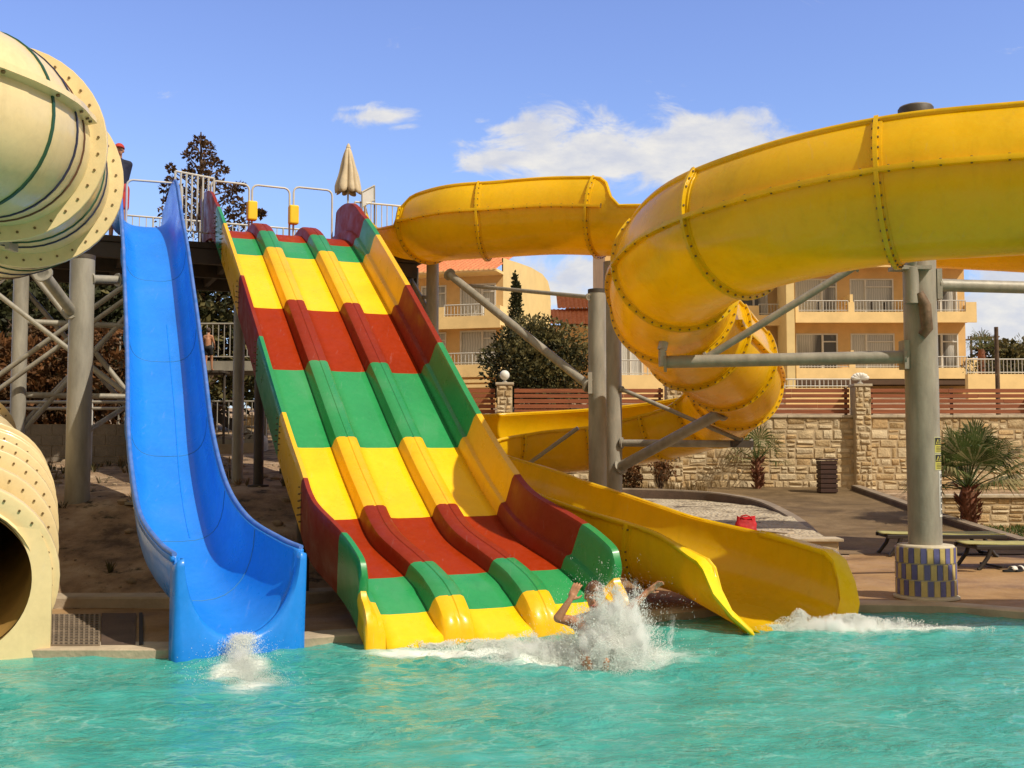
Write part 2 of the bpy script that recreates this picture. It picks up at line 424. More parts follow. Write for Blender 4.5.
for k,(a,b) in enumerate(zip(PIL,PIL[1:])):
    lab = ['slatted brown fence panel behind the striped slide','slatted brown fence panel in front of the olive bush','slatted brown fence panel below the hotel, left of the shell lamp','slatted brown fence panel crossing behind the tall grey pole, right of the shell lamp'][k]
    P = thing('slat_fence', lab, 'fence', ((a+b)/2,WY+.1,2.76), 'slatted fence panels on the stone wall')
    mb = MB(); rnd = random.Random(k)
    for r in range(5):
        z = 2.80+r*.142
        x = a+.26
        while x < b-.27:
            w = min(rnd.choice([1.5,2.2,3.0]), b-.26-x)
            mb.box(x+.003,x+w-.003,WY+.08+rnd.uniform(0,.006),WY+.105,z+rnd.uniform(-.006,.006),z+.105)
            x += w
    mb.build('slats', M['wood_red'], P, bevel=.004)
    n = 3
    for j in range(n):
        xx = lerp(a+.35,b-.35,j/(n-1))
        mb = MB(); mb.box(xx-.035,xx+.035,WY+.108,WY+.17,2.757,3.5); mb.build('fence_post', M['wood_dark'], P)
P = thing('globe_lamp', 'white globe lamp on top of a fence pillar in front of the bush', 'lamp', (-.2,WY,3.64))
mb = MB(); mb.lathe((-.2,WY-.03,3.632),[(.07,0),(.07,.03),(.04,.05),(.04,.09)],12); mb.build('lamp_base', M['steel_lt'], P, smooth=30)
mb = MB(); mb.ball((-.2,WY-.03,3.84),.135,16,10); mb.build('globe', M['white_paint'], P, smooth=60)
P = thing('shell_lamp', 'white shell shaped lamp on the tall pillar below the hotel windows', 'lamp', (9.5,WY,3.6))
mb = MB(); mb.lathe((9.5,WY-.03,3.592),[(.08,0),(.08,.03),(.035,.06),(.035,.12)],12); mb.build('lamp_base', M['steel_lt'], P, smooth=30)
mb = MB()
for k in range(7):
    a = lerp(-1.25,1.25,k/6); c = V((9.5,WY-.03,3.74)); tip = c+V((math.sin(a)*.26,-.02,math.cos(a)*.2-.03))
    mb.polytube([c,lerp(c,tip,.5),lerp(c,tip,.85),tip],[.03,.06,.062,.02],8)
mb.build('lamp_shade', M['white_paint'], P, smooth=60)
# low stone walls
P = thing('low_stone_wall', 'low stone wall with flat coping behind the fan palm', 'wall', (13,25,0))
mb = MB(); mb.box(9.15,18,25,25.35,0,.72); masonry(mb,9.15,18,.02,.72,25,.15,.24,.2,.5,seed=31); mb.build('wall_face', SM, P, smooth=35)
mb = MB(); mb.box(9.1,18,24.92,25.4,.722,.79); mb.build('coping', M['cap_stone'], P, bevel=.01)
P = thing('low_stone_wall', 'short low stone wall at the end of the gravel bed beside the yellow slide exit', 'wall', (3.5,17.1,0))
mb = MB(); mb.box(0.2,5.0,16.95,17.25,0,.40); masonry(mb,.2,5.0,.07,.40,16.95,.15,.18,.3,.5,.012,seed=33)
mb.build('wall_face', [M['mortar']]+[M['cap_stone'],M['coping'],M['stone2'],M['cap_stone'],M['stone0']], P, smooth=35)
mb = MB(); mb.box(.15,5.06,16.88,17.3,.402,.45); mb.build('coping', M['cap_stone'], P, bevel=.01)
# grey block wall behind the left bank
P = thing('block_wall', 'grey concrete block wall on the bank behind the cream tube', 'wall', (-8,20.6,1.3))
mb = MB(); mb.box(-16,-7.15,20.6,20.8,1.0,2.28); 
rnd = random.Random(3)
for r in range(6):
    x = -16+(.2 if r%2 else 0)
    while x < -7.16:
        b = min(x+.4,-7.155); mb.box(x+.005,b-.005,20.585+rnd.uniform(0,.006),20.602,1.08+r*.2+.005,1.08+(r+1)*.2-.005,1); x += .4
mb.build('block_face', [M['mortar'],M['block']], P)
# drain grate and slabs on the left deck
P = thing('drain_grate', 'flat dark drain grating let into the deck between tube and blue slide', 'grate', (-4.1,10.6,.08))
def frm(px0,px1,py0,py1,z):
    q = []
    for a,b in ((px0,py1),(px1,py1),(px1,py0),(px0,py0)):
        d = (H-z)*F/(b-450); q.append(V((X(a,d),d,z)))
    return q
mb = MB(); q = frm(54,104,613,643,.084)
mb.add(q,[(0,1,2,3)])
for k in range(0,11):
    mb.beam(lerp(q[0],q[1],k/10)+V((0,0,.006)),lerp(q[3],q[2],k/10)+V((0,0,.006)),.018,.012,1)
for k in range(0,13):
    mb.beam(lerp(q[0],q[3],k/12)+V((0,0,.006)),lerp(q[1],q[2],k/12)+V((0,0,.006)),.018,.012,1)
mb.build('grating', [M['deck_wood'],M['curb']], P)
mb = MB(); q = frm(106,140,611,642,.085); mb.add(q,[(0,1,2,3)]); mb.build('cover_plate', M['curb_dark'], P)
mb = MB(); mb.beam(q[1]+V((.05,0,.002)),q[2]+V((.05,0,.002)),.035,.008); mb.build('slot', M['cloth_black'], P)
# rubble on the bank
mb = MB(); rnd = random.Random(14)
for _ in range(420):
    x = rnd.uniform(-11,1); y = rnd.uniform(edge(min(x,1.3))+2.9,20.3); r = .015+.07*rnd.random()**3
    random.seed(rnd.random()); mb.ball((x,y,T(x,y)+r*.25),(r*rnd.uniform(.8,1.4),r,r*.7),7,5,0,.18)
tag(mb.build('rubble', simple('rubble',(.34,.25,.16),.95,.35,5,.5,30), smooth=30),'loose stones and rubble strewn over the earth bank','rubble',kind='stuff')
# short rough grass and weeds on the bank and by the palm
def tuft(mb, p, n, h, spread, mi=0):
    for _ in range(n):
        a = random.uniform(0,2*PI); b = V((math.cos(a),math.sin(a),0)); hh = h*random.uniform(.5,1.1); w = .006+.008*random.random()
        s = V((-b.y,b.x,0))*w; q = V(p)+b*random.uniform(0,spread*.4); t = q+b*spread*random.uniform(.2,1)+V((0,0,hh)); m_ = lerp(q,t,.5)+V((0,0,hh*.15))
        mb.add([q-s,q+s,m_+s*.8,m_-s*.8,t],[(0,1,2,3),(3,2,4)],mi)
M['weed'] = leafmat('dry_weed',(.10,.085,.03)); M['weed2'] = leafmat('straw_weed',(.24,.16,.07))
mb = MB()
for _ in range(330):
    x = random.uniform(-10,1); y = random.uniform(edge(min(x,1.3))+2.8,20.4)
    if noise.noise(V((x*.8,y*.8,7))) < -.02: continue
    tuft(mb,(x,y,T(x,y)-.01),random.randint(6,16),random.uniform(.06,.22),random.uniform(.08,.2),random.choice([0,0,1]))
for _ in range(90):
    x = random.uniform(-1,5); y = random.uniform(27.4,29.8); tuft(mb,(x,y,T(x,y)),14,.3,.2,1)
tag(mb.build('weeds',[M['weed'],M['weed2']]),'dry weeds scattered over the earth bank under the slides','weeds',kind='stuff')
mb = MB()
for _ in range(1500):
    x = random.uniform(9.15,14); y = random.uniform(20,24.9); tuft(mb,(x,y,.05),5,.10,.08)
tag(mb.build('lawn',[leafmat('lawn_green',(.07,.10,.02))]),'strip of green grass around the fan palm','grass',kind='stuff')
# ------------------------------------------------------------------ sweeping helpers
def catmull(ctrl, step):
    """ctrl: list of tuples (x,y,z,extra...). returns list of (tuple, u) densely sampled"""
    P = [np.array(c, float) for c in ctrl]; out = []
    for i in range(len(P)-1):
        a, b, c, d = P[max(i-1,0)], P[i], P[i+1], P[min(i+2,len(P)-1)]
        if i == 0: a = 2*b-c
        if i == len(P)-2: d = 2*c-b
        n = max(2, int(np.linalg.norm((c-b)[:3])/step))
        for k in range(n):
            t = k/n
            out.append((.5*((2*b)+(c-a)*t+(2*a-5*b+4*c-d)*t*t+(3*b-a-3*c+d)*t**3), i+t))
    out.append((P[-1], len(P)-1)); return out
def frames(samples):
    """(pos, right-of-flow, up, tangent, extras, u)"""
    fr = []; n = len(samples)
    for i, (p, u) in enumerate(samples):
        t = V((samples[min(i+1,n-1)][0]-samples[max(i-1,0)][0])[:3]).normalized()
        r = t.cross(V((0,0,1))).normalized(); up = r.cross(t)
        fr.append((V(p[:3]), r, up, t, p[3:], u))
    return fr
def rod_bolt(mb, c, t, r=.017, half=.03, mi=1, seg=6):
    mb.tube(c - t*half, c + t*half, r, r, seg, True, mi)

# ------------------------------------------------------------------ striped three lane slide
def ml_x(d): return -.03-.443*(d-10.1)-.09*math.exp(-((d-11.9)/.7)**2)+.15*(1-sstep(10.9,12.0,d))
ZT = [(10.3,-.09),(10.58,.03),(10.8,.17),(11.2,.45),(11.8,.70),(12.5,.92),(13.2,1.30),(13.94,1.84),(15.2,2.84),(16.5,3.85),(17.94,4.90),(18.5,5.28),(18.8,5.45),(19.1,5.53),(19.5,5.55),(20.0,5.55)]
def ml_z(d):
    # smoothed piecewise table
    return sum(interp(ZT, d+o)*w for o, w in ((-.3,.15),(-.15,.2),(0,.3),(.15,.2),(.3,.15)))
BANDS = [(19.6,1),(18.5,2),(17.94,0),(16.5,1),(15.2,2),(13.86,0),(12.6,1),(11.32,2),(10.86,0)]   # starts at d -> 0 yellow 1 red 2 green
def band(d):
    m = 1
    for s, k in BANDS:
        if d < s: m = k
    return m
ds = sorted(set([b for b,_ in BANDS if b < 19.9]+[10.58+i*.06 for i in range(int(9.37/.06)+1)]+[19.95]+[10.9,10.875,10.93,10.95,10.97,10.75,10.65,10.61]), reverse=True)
ds = [d for i, d in enumerate(ds) if i == 0 or abs(d-ds[i-1]) > .012 or d in [b for b,_ in BANDS]]
U = V((.914,.405,0)); Tn = V((.405,-.914,0))
def ml_frame(d):
    z = ml_z(d); sl = (ml_z(d+.05)-ml_z(d-.05))/.1*.914
    a = math.atan(sl); n = V((0,0,1))*math.cos(a)+Tn*math.sin(a)
    return V((ml_x(d), d, z)), n
MLM = [M['lane_yellow'],M['lane_red'],M['lane_green']]; WLM = [M['wall_yellow'],M['wall_red'],M['wall_green']]
def ml_sweep(profile_fn, dlist=ds):
    rows = []
    for d in dlist:
        o, n = ml_frame(d); wd = 1+.055*(1-sstep(10.8,12.2,d)); rows.append([o+U*u*wd+n*v for u, v in profile_fn(d)])
    return rows
def closed_end(rows, drop=.16):
    """turn the moulding down to the water so its end is not left open"""
    last = rows[-1]; zb = min(p.z for p in last)-drop
    return rows+[[V((p.x+Tn.x*.012,p.y+Tn.y*.012,lerp(p.z,zb,.35))) for p in last],[V((p.x+Tn.x*.016,p.y+Tn.y*.016,zb)) for p in last]]
def ml_mat(i, j): return band((ds[i]+ds[i+1])/2) if i+1 < len(ds) else 0
SL = thing('multilane_slide', 'wide three lane slide striped yellow, red and green', 'water slide', (ml_x(13),13,0))
# lanes
mb = MB()
for a, b in ((-1.1,-.57),(-.29,.29),(.57,1.1)):
    mb.grid(closed_end(ml_sweep(lambda d: [(lerp(a,b,k/4), .012*(k in (0,4))) for k in range(5)])), mi=ml_mat)
mb.build('lane_bed', MLM, SL, smooth=40, solid=.05)
# dividers
DP = [(-.152,-.01),(-.14,.02),(-.118,.15),(-.106,.178),(-.085,.19),(-.03,.193),(-.023,.185),(.023,.185),(.03,.193),(.085,.19),(.106,.178),(.118,.15),(.14,.02),(.152,-.01)]
def hdiv(d):
    if d < 10.92: t = clamp((10.92-d)/.36); return max(.06, math.sqrt(max(0,1-t**2.2)))*1.12
    if d > 19.0: return lerp(1,.25,sstep(19.0,19.9,d))
    return 1.0 + .12*sstep(10.86,10.95,d)*(1-sstep(10.95,11.35,d))
for c in (-.43,.43):
    mb = MB(); mb.grid(closed_end(ml_sweep(lambda d: [(c+u*(1.08 if d < 11.1 else 1), v*hdiv(d)) for u, v in DP])), mi=ml_mat)
    mb.build('lane_divider', WLM, SL, smooth=35, solid=.03)
# side walls with an inner bench
def hwall(d):
    if d < 10.86: return .30*max(.3,math.sqrt(max(0,1-clamp((10.86-d)/.32)**2.5)))
    if d < 11.02: t = (11.02-d)/.16; return lerp(.34,.58,math.sqrt(max(0,1-t*t)))
    if d < 12: return lerp(.58,.56,(d-11)/1)
    if d > 18.7: t = clamp((d-18.7)/1.25); return .55+.24*math.sin(t*PI*.62)*(1-.2*t)
    return .56
def wall_prof(d, s):
    h = hwall(d); bn = min(.20, h*.75)
    P = [(1.07,0),(1.09,.02),(1.105,bn*.85),(1.12,bn),(1.165,bn+.012),(1.18,bn+.035),(1.21,max(h-.04,bn+.05)),(1.225,max(h,bn+.055)),(1.275,max(h+.005,bn+.055)),(1.29,max(h-.03,bn+.03)),(1.292,max(h-.10,.02)),(1.26,.1),(1.24,-.1),(1.08,-.12)]
    return [(s*u, v) for u, v in P]
for s in (-1, 1):
    mb = MB(); mb.grid(closed_end(ml_sweep(lambda d: wall_prof(d, s))), mi=ml_mat)
    # flange bolts on the outer face at each colour joint
    for b in (18.5,17.94,16.5,15.2,13.86,12.6,11.32):
        for off in (.07,-.07):
            o, n = ml_frame(b+off)
            for k in range(5):
                c = o+U*s*(1.270+.004*k)+n*(.08+.085*k); mb.tube(c, c+U*s*.010, .008, .008, 6, True, 3)
    mb.build('side_wall', WLM+[M['bolt']], SL, smooth=35, solid=.02)
# seams where the moulded sections meet
for b in (17.94,16.5,15.2,13.86,12.6,11.32):
    for a0, a1 in ((-1.07,-.60),(-.25,.25),(.60,1.07)):
        o, n = ml_frame(b); mb = MB(); mb.beam(o+U*a0+n*.001, o+U*a1+n*.001, .010, .004); mb.build('section_seam', M['lane_red'], SL)
# steel under-frame and legs
def leg(mb, p, top, r, base=True):
    g = T(p[0], p[1]); mb.tube((p[0],p[1],g-.3),(p[0],p[1],top),r,r,14)
    if base: mb.lathe((p[0],p[1],g-.02),[(r*2.1,0),(r*2.1,.04),(r,.045)],14)
mb = MB()
for u in (-.9,.9):
    pts = []
    for d in (19.3,18,16.5,15,13.5,12.4,11.6):
        o, n = ml_frame(d); pts.append(o+U*u-n*.24)
    mb.polytube(pts,.07,8)
mb.build('carrier_tube', M['steel_dk'], SL, smooth=40)
for d, u in ((13.1,-1.12),(13.5,1.0),(16.6,-.9),(16.6,.9)):
    mb = MB(); o, n = ml_frame(d); p = o+U*u; leg(mb,p,p.z-.2,.075); mb.build('support_leg', M['steel_dk'], SL, smooth=40)

# ------------------------------------------------------------------ blue body slide
BC = [(18.6,144,196),(18.0,147,197),(16.7,154,230),(15.3,160,290),(14.0,166,360),(12.7,171,430),(11.7,181,485),(10.9,196,519),(10.25,222,542),(9.9,240,552)]
ctrl = []
for d, px, py in BC:
    p = at(px,py,d); w = interp([(9.9,1.23),(10.25,1.18),(10.9,1.06),(11.7,.99),(12.7,.97),(14,.97),(18.6,.95)],d)
    dep = interp([(9.9,.78),(10.25,.74),(10.9,.66),(11.7,.58),(12.6,.54),(18.6,.50)],d)
    ctrl.append((p.x,p.y,p.z,w,dep))
ctrl[0] = (ctrl[1][0]-.5, ctrl[1][1]+1.0, ctrl[1][2]+.02, ctrl[1][3], ctrl[1][4])
fr = frames(catmull(ctrl,.09))
M['faded_blue'] = simple('faded_blue',(.035,.19,.68),.5,.25,6,c2=(.13,.23,.62))
M['seam_blue'] = simple('seam_blue',(.05,.22,.42),.5)
BS = thing('body_slide', 'steep bright blue body slide with a square notched end', 'water slide', (-3.6,12.5,0))
mb = MB(); rows = []; n_ = len(fr)
for i, (p, r, up, t, ex, u) in enumerate(fr):
    w, dep = ex; hw = w/2-.055; k = sstep(9.9,11.5,p.y)
    up = (up*.75+V((0,0,1))*.25).normalized()
    up = (up*k + V((0,0,1))*(1-k)).normalized()
    top = .42*(1-sstep(0,.55,u)) if u < .55 else 0
    top = .30*math.exp(-((u-.9)/.5)**2)
    prof = [(-hw-.062,-.05+top),(-hw-.06,-.01+top),(-hw-.045,.0+top),(-hw-.012,.0+top),(-hw,-.012+top)]
    lane = []
    for q in range(17):
        a = PI*(q+.35)/16.7 if False else PI*q/16
        cx = -math.cos(a); sy = math.sin(a)
        e = lerp(.62,1.0,1-k)                           # squarer up high, rounder at the exit
        lane.append((hw*math.copysign(abs(cx)**e,cx), -.02-(dep-.02)*abs(sy)**e + (top if q in (0,16) else top*.5 if q in (1,15) else 0)))
    prof = prof+lane+[(-a_, b_) for a_, b_ in prof[::-1]]
    rows.append([p+r*-a_*-1+up*b_ for a_, b_ in prof])
mb.grid(rows)
mb.build('channel', M['slide_blue'], BS, smooth=50, solid=.03)
# sun-bleached rolled edges
for s in (-1,1):
    mb = MB(); mb.polytube([p+r*s*(ex[0]/2-.02)+up*(.012+.30*math.exp(-((u-.9)/.5)**2)) for (p, r, up, t, ex, u) in fr],.024,8); mb.build('rolled_rim', M['faded_blue'], BS, smooth=60)
# low water ridges along the bed
mb = MB()
for s in (-.12,.22):
    pts = []
    for (p, r, up, t, ex, u) in fr:
        if 3 < u < 6.2: pts.append(p+r*s*ex[0]-up*(ex[1]-.006))
    mb.polytube(pts,.012,5)
mb.build('bed_ridge', M['slide_blue'], BS, smooth=60)
# faint seams inside the trough where the moulded lengths are bolted together
for d in (10.6,11.6,13.0,14.6,16.2):
    j = min(range(n_), key=lambda i: abs(fr[i][0].y-d)); row = rows[j][5:22]
    mb = MB(); mb.polytube(row,.006,5); mb.build('section_seam', M['seam_blue'], BS, smooth=60)
# flat end panel with the rounded cut-out
p, r, up, t, ex, u = fr[-1]; hw = ex[0]/2; dep = ex[1]; fwd = V((t.x,t.y,0)).normalized(); Zu = V((0,0,1))
mb = MB(); inner = []; outer = []
q0 = p+fwd*.02
ang = [PI*q/32 for q in range(33)]
for a in ang:
    cx = -math.cos(a); sy = math.sin(a); e = 1.0
    inner.append((( hw-.085)*math.copysign(abs(cx)**e,cx), -.02-(dep-.06)*abs(sy)**e))
zb = -p.z-.12
def outl(a):
    cx = -math.cos(a); sy = math.sin(a); k = min(hw/abs(cx) if abs(cx) > 1e-6 else 9, abs(zb)/sy if sy > 1e-6 else 9); return (cx*k, -sy*k)
outer = [outl(a) for a in ang]
fr0 = [q0+r*a+Zu*b for a,b in inner]; fr1 = [q0+fwd*.05+r*a*1.0+Zu*(b-.02) for a,b in inner]
fo1 = [q0+fwd*.05+r*a+Zu*b for a,b in outer]; fo0 = [q0-fwd*.02+r*a+Zu*b for a,b in outer]
# rounded shoulders at the two top corners
def cap_pts(a0,b0): return a0
lips = [[q0+fwd*f_+r*lerp(i[0],o[0],w_)+Zu*(lerp(i[1],o[1],w_)-d_*abs(math.cos(a))**3) for i,o,a in zip(inner,outer,ang)] for w_,f_,d_ in ((.0,.03,0),(.05,.065,0),(.14,.085,.005),(.35,.085,.01),(.75,.085,.03),(.93,.07,.05),(1.0,.03,.075),(1.0,-.06,.08))]
mb.grid([fr0]+lips)
mb.build('end_panel', M['slide_blue'], BS, smooth=55, solid=.02)
# drain notch in the middle of the end panel
mb = MB(); c = q0+fwd*.052+Zu*(-p.z+.05)
mb.obox(c, r*.19, fwd*.006, Zu*.075); mb.build('outlet_notch', simple('notch_blue',(.004,.05,.24),.4), BS)
for d, s in ((13.2,-.25),(15.2,.25)):
    j = min(range(n_), key=lambda i: abs(fr[i][0].y-d)); p = fr[j][0]+fr[j][1]*s
    mb = MB(); leg(mb,p,p.z-.85,.085); mb.build('support_leg', M['steel'], BS, smooth=40)
for d in (13.0,14.6,16.2):
    j = min(range(n_), key=lambda i: abs(fr[i][0].y-d)); p,r,up,t,ex,u = fr[j]
    mb = MB()
    row = []
    for k in (0,1):
        row.append([p+t*(.03*k)+r*(ex[0]/2+.005)*-math.copysign(abs(math.cos(PI*q/20))**.62,math.cos(PI*q/20))*1.02-up*(.03+(ex[1]+.045)*math.sin(PI*q/20)**.62) for q in range(21)])
    mb.grid(row); mb.build('joint_flange', M['slide_blue'], BS, smooth=60, solid=-.05)

# ------------------------------------------------------------------ long yellow flume
def C(px, py, d, r=.74): p = at(px,py,d); return (p.x,p.y,p.z,r)
YC = [C(384,224,21.2,.50), C(402,229,20.5,.54), C(428,226,19.7,.64), C(462,220,19.1,.69), C(500,217.5,18.9,.69), C(560,214,18.6,.69), (2.1,18.05,5.70,.70), (4.2,17.4,5.58,.73), (7.4,17.2,5.4,.76),
      (11.6,16.2,5.05,.78),(13.6,13.2,4.85,.78),(11.6,9.9,4.62,.78),(7.6,9.66,4.44,.76),
      (4.75,10.25,4.38,.745),(3.70,10.62,4.36,.745),(2.85,11.25,4.28,.75),(2.2,12.15,4.15,.76),(1.98,13.4,3.93,.77),(2.2,14.6,3.60,.77),(2.75,15.5,3.28,.74),(3.30,16.5,3.03,.70),(3.55,17.6,2.78,.69),(3.35,18.8,2.52,.70),(2.6,19.7,2.33,.72),
      (1.55,20.2,2.17,.74),(.15,20.15,2.06,.74),(-.85,19.3,1.95,.74),(-1.15,17.8,1.84,.74),(-.85,16.2,1.70,.74),(-.1,14.9,1.50,.74),(.65,13.95,1.26,.75),(1.42,13.05,1.02,.76),(2.26,12.28,.80,.80),(2.93,11.22,.56,.87)]
fr = frames(catmull(YC,.11)); nf = len(fr)
# rim angles above the horizontal: u -> left / right
AL = [(0,32),(.4,18),(2,5),(7.2,0),(8.2,44),(18.6,46),(19.6,4),(26,2),(33,2)]
AR = [(0,32),(.4,14),(1.1,-6),(1.96,-6),(2.02,36),(2.3,44),(5.55,47),(5.68,44),(5.76,34),(5.82,18),(5.86,0),(17.9,0),(18.1,12),(18.5,32),(20,36),(23,32),(26,34),(28.5,8),(33,2)]
def rim(tab, u):
    a = interp(tab, u)
    if u > 32.66: t = (u-32.66)/.34; a = lerp(a,-52,t**1.9)
    return a
FL = thing('flume_slide', 'winding amber yellow flume on grey posts ending in the pool beside the striped slide', 'water slide', (2,14,0))
NS = 34
def SV(r, up, a, u):
    """section direction: round along the ride, flat bottomed and shallower on the run-out"""
    k = sstep(30.3,32.6,u); c, s_ = math.cos(a), math.sin(a); e = lerp(1,.62,k)
    if s_ < 0: c = math.copysign(abs(c)**e,c); s_ = -abs(s_)**e*lerp(1,.74,k)
    return r*c+up*s_
mb = MB(); rows = []; irows = []
for (p, r, up, t, ex, u) in fr:
    al, ar = R(rim(AL,u)), R(rim(AR,u)); R_ = ex[0]; row = []; ir = []
    a0, a1 = -PI-al, ar
    for k in range(NS+1):
        a = lerp(a0,a1,k/NS); dirv = SV(r,up,a,u)
        row.append(p+dirv*R_); ir.append(p+dirv*(R_-.035))
    rows.append(row+ir[::-1])
mb.grid(rows, closed=True)
mb.add(rows[0],[tuple(range(len(rows[0])))]); mb.build('trough', M['flume_yellow'], FL, smooth=40)
# rolled rims
for side, tab in (('l',AL),('r',AR)):
    mb = MB(); pts = []
    for (p, r, up, t, ex, u) in fr:
        a = R(rim(tab,u)); a = -PI-a if side == 'l' else a
        pts.append(p+SV(r,up,a,u)*(ex[0]+.01))
    mb.polytube(pts,.03,6); mb.build('rolled_rim', M['flume_yellow'], FL, smooth=60)
# lengthways seam flange at mid height wherever a guard wall stands above it, with bolts
for side, tab in (('l',AL),('r',AR)):
    run = []
    def flush(run):
        if len(run) < 6: return
        mb = MB(); rows = []
        for (p, r, up, t, ex, u) in run:
            o = r if side == 'r' else -r; R_ = ex[0]-.002
            rows.append([p+o*R_+up*.026,p+o*(R_+.06)+up*.024,p+o*(R_+.064)+up*0,p+o*(R_+.06)-up*.024,p+o*R_-up*.026])
        mb.grid(rows)
        for i in range(1,len(run),2):
            p, r, up, t, ex, u = run[i]; o = r if side == 'r' else -r
            c = p+o*(ex[0]+.034); rod_bolt(mb,c,up,.0115,.034)
        mb.build('seam_flange', [M['flume_yellow'],M['bolt']], FL, smooth=50)
    for f in fr:
        if interp(tab,f[5]) > 20: run.append(f)
        else: flush(run); run = []
    flush(run)
# bolted ring flanges
for uj in (.9,2.05,3.65,5.55,7.4,8.6,9.6,10.6,11.6,12.6,14.0,15.55,16.75,17.75,18.7,19.75,20.8,21.8,22.9,24.1,25.3,26.6,27.8,29.0,30.2,31.35):
    j = min(range(nf), key=lambda i: abs(fr[i][5]-uj)); p, r, up, t, ex, u = fr[j]
    a0, a1 = -PI-R(rim(AL,u)), R(rim(AR,u)); R_ = ex[0]
    mb = MB(); rows = []
    for dt, dr in ((-.055,-.003),(-.053,.012),(-.022,.014),(-.020,.060),(.020,.060),(.022,.014),(.053,.012),(.055,-.003)):
        rows.append([p+t*dt+SV(r,up,lerp(a0,a1,k/40),u)*(R_+dr) for k in range(41)])
    mb.grid(rows)
    nb = int((a1-a0)*R_/.105)
    for k in range(nb):
        a = lerp(a0,a1,(k+.5)/nb); c = p+SV(r,up,a,u)*(R_+.038)
        if random.random() < .06: continue
        rod_bolt(mb,c,t,.0115,.034)
    mb.build('joint_flange', [M['flume_yellow'],M['bolt']], FL, smooth=40)
# broad flared lip round the mouth
mb = MB(); rows = []
fl_ = [f for f in fr if f[5] > 31.9]; rows_l = []
for side, tab in (('l',AL),('r',AR)):
    mb = MB(); rows = []
    for (p, r, up, t, ex, u) in fl_:
        a = R(rim(tab,u)); a = -PI-a if side == 'l' else a; k = sstep(31.9,32.75,u); w_ = lerp(.03,.17,k)
        d_ = SV(r,up,a,u); o_ = (r if side == 'r' else -r); o_ = (o_*(1-.5*sstep(32.7,33,u))+t*.9*sstep(32.7,33,u)).normalized()
        b_ = p+d_*(ex[0]-.03); rows.append([b_-up*.02,b_+up*.02,b_+o_*w_*.5+up*.03,b_+o_*w_+up*.005,b_+o_*w_-up*.03])
    mb.grid(rows); mb.build('flared_lip', M['lip_yellow'], FL, smooth=60, solid=.02)
# moulded stiffening ribs on the outside of the last run
for uj in (30.75,31.9):
    j = min(range(nf), key=lambda i: abs(fr[i][5]-uj)); p, r, up, t, ex, u = fr[j]
    mb = MB(); mb.polytube([p+SV(r,up,a,u)*(ex[0]+.01) for a in [lerp(-PI,-PI/2,k/12) for k in range(13)]],.03,6)
    mb.build('stiffening_rib', M['flume_yellow'], FL, smooth=60)

# ------------------------------------------------------------------ cream enclosed tube
TC = [(-9.5,8.6,6.3,.72),(-7.4,7.4,5.35,.72),(-5.6,7.55,4.82,.72)] + [C(*a) for a in ((-55,110,8.3,.73),(-5,136,9.1,.73),(18,162,9.9,.74),(27,188,10.8,.76),(0,206,11.6,.77),(-75,220,12.0,.76))]
TC += [(-8.1,12.4,3.95,.76),(-9.6,13.5,3.5,.76),(-10.1,15.0,3.0,.76),(-9.6,16.2,2.5,.76),(-8.6,16.4,2.1,.70),(-7.55,15.4,1.72,.66)]
TC += [C(-22,490,13.6,.64),C(-26,506,12.1,.64),C(-34,533,10.8,.64),C(-47,570,9.75,.66),C(-52,582,9.45,.69)]
fr = frames(catmull(TC,.10)); nf = len(fr)
TB = thing('tube_slide', 'cream enclosed tube slide ringed with thin dark stripes, curling in from the left edge', 'water slide', (-6,11,0))
SEG = 44
# arc length
S = [0]
for a, b in zip(fr,fr[1:]): S.append(S[-1]+(b[0]-a[0]).length)
def ring(f, R_): 
    p, r, up, t, ex, u = f
    return [p+(r*math.cos(k*2*PI/SEG)+up*math.sin(k*2*PI/SEG))*R_ for k in range(SEG)]
mb = MB(); mb.grid([ring(f,f[4][0]) for f in fr], closed=True)
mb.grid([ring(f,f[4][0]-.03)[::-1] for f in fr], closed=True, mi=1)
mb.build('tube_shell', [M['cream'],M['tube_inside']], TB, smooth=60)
def at_s(s):
    j = min(range(nf), key=lambda i: abs(S[i]-s)); return fr[j]
u2s = lambda uu: S[min(range(nf), key=lambda i: abs(fr[i][5]-uu))]
def tring(f, w, prof, mats, name, bolts=False, br=.06, bh=.036):
    p, r, up, t, ex, u = f; mb = MB(); rows = []
    for dt, dr in prof: rows.append([p+t*dt+(r*math.cos(k*2*PI/SEG)+up*math.sin(k*2*PI/SEG))*(ex[0]+dr) for k in range(SEG)])
    mb.grid(rows, closed=True)
    if bolts:
        nb = 34
        for k in range(nb):
            a = 2*PI*(k+.5)/nb; rod_bolt(mb,p+(r*math.cos(a)+up*math.sin(a))*(ex[0]+br),t,.012,bh)
    mb.build(name, mats, TB, smooth=40)
FLP = [(-.025,-.004),(-.025,.125),(-.018,.13),(.018,.13),(.025,.125),(.025,-.004)]
stripes = [M['stripe_brown'],M['stripe_green'],M['stripe_navy'],M['stripe_brown']]
flange_u = [2.0,4.2,5.55,7.6,9.6,11.6,13.6]
for fu in flange_u: tring(at_s(u2s(fu)),0,FLP,[M['cream'],M['bolt']],'joint_flange',True)
k = 0
for a, b in ((2.0,4.2),(4.2,5.55),(5.55,7.6)):
    n = max(2,int(round((u2s(b)-u2s(a))/.30)))
    for i in range(1,n):
        tring(at_s(lerp(u2s(a),u2s(b),i/n)),0,[(-.014,-.004),(-.013,.012),(.013,.012),(.014,-.004)],stripes[k%4],'stripe_ring'); k += 1
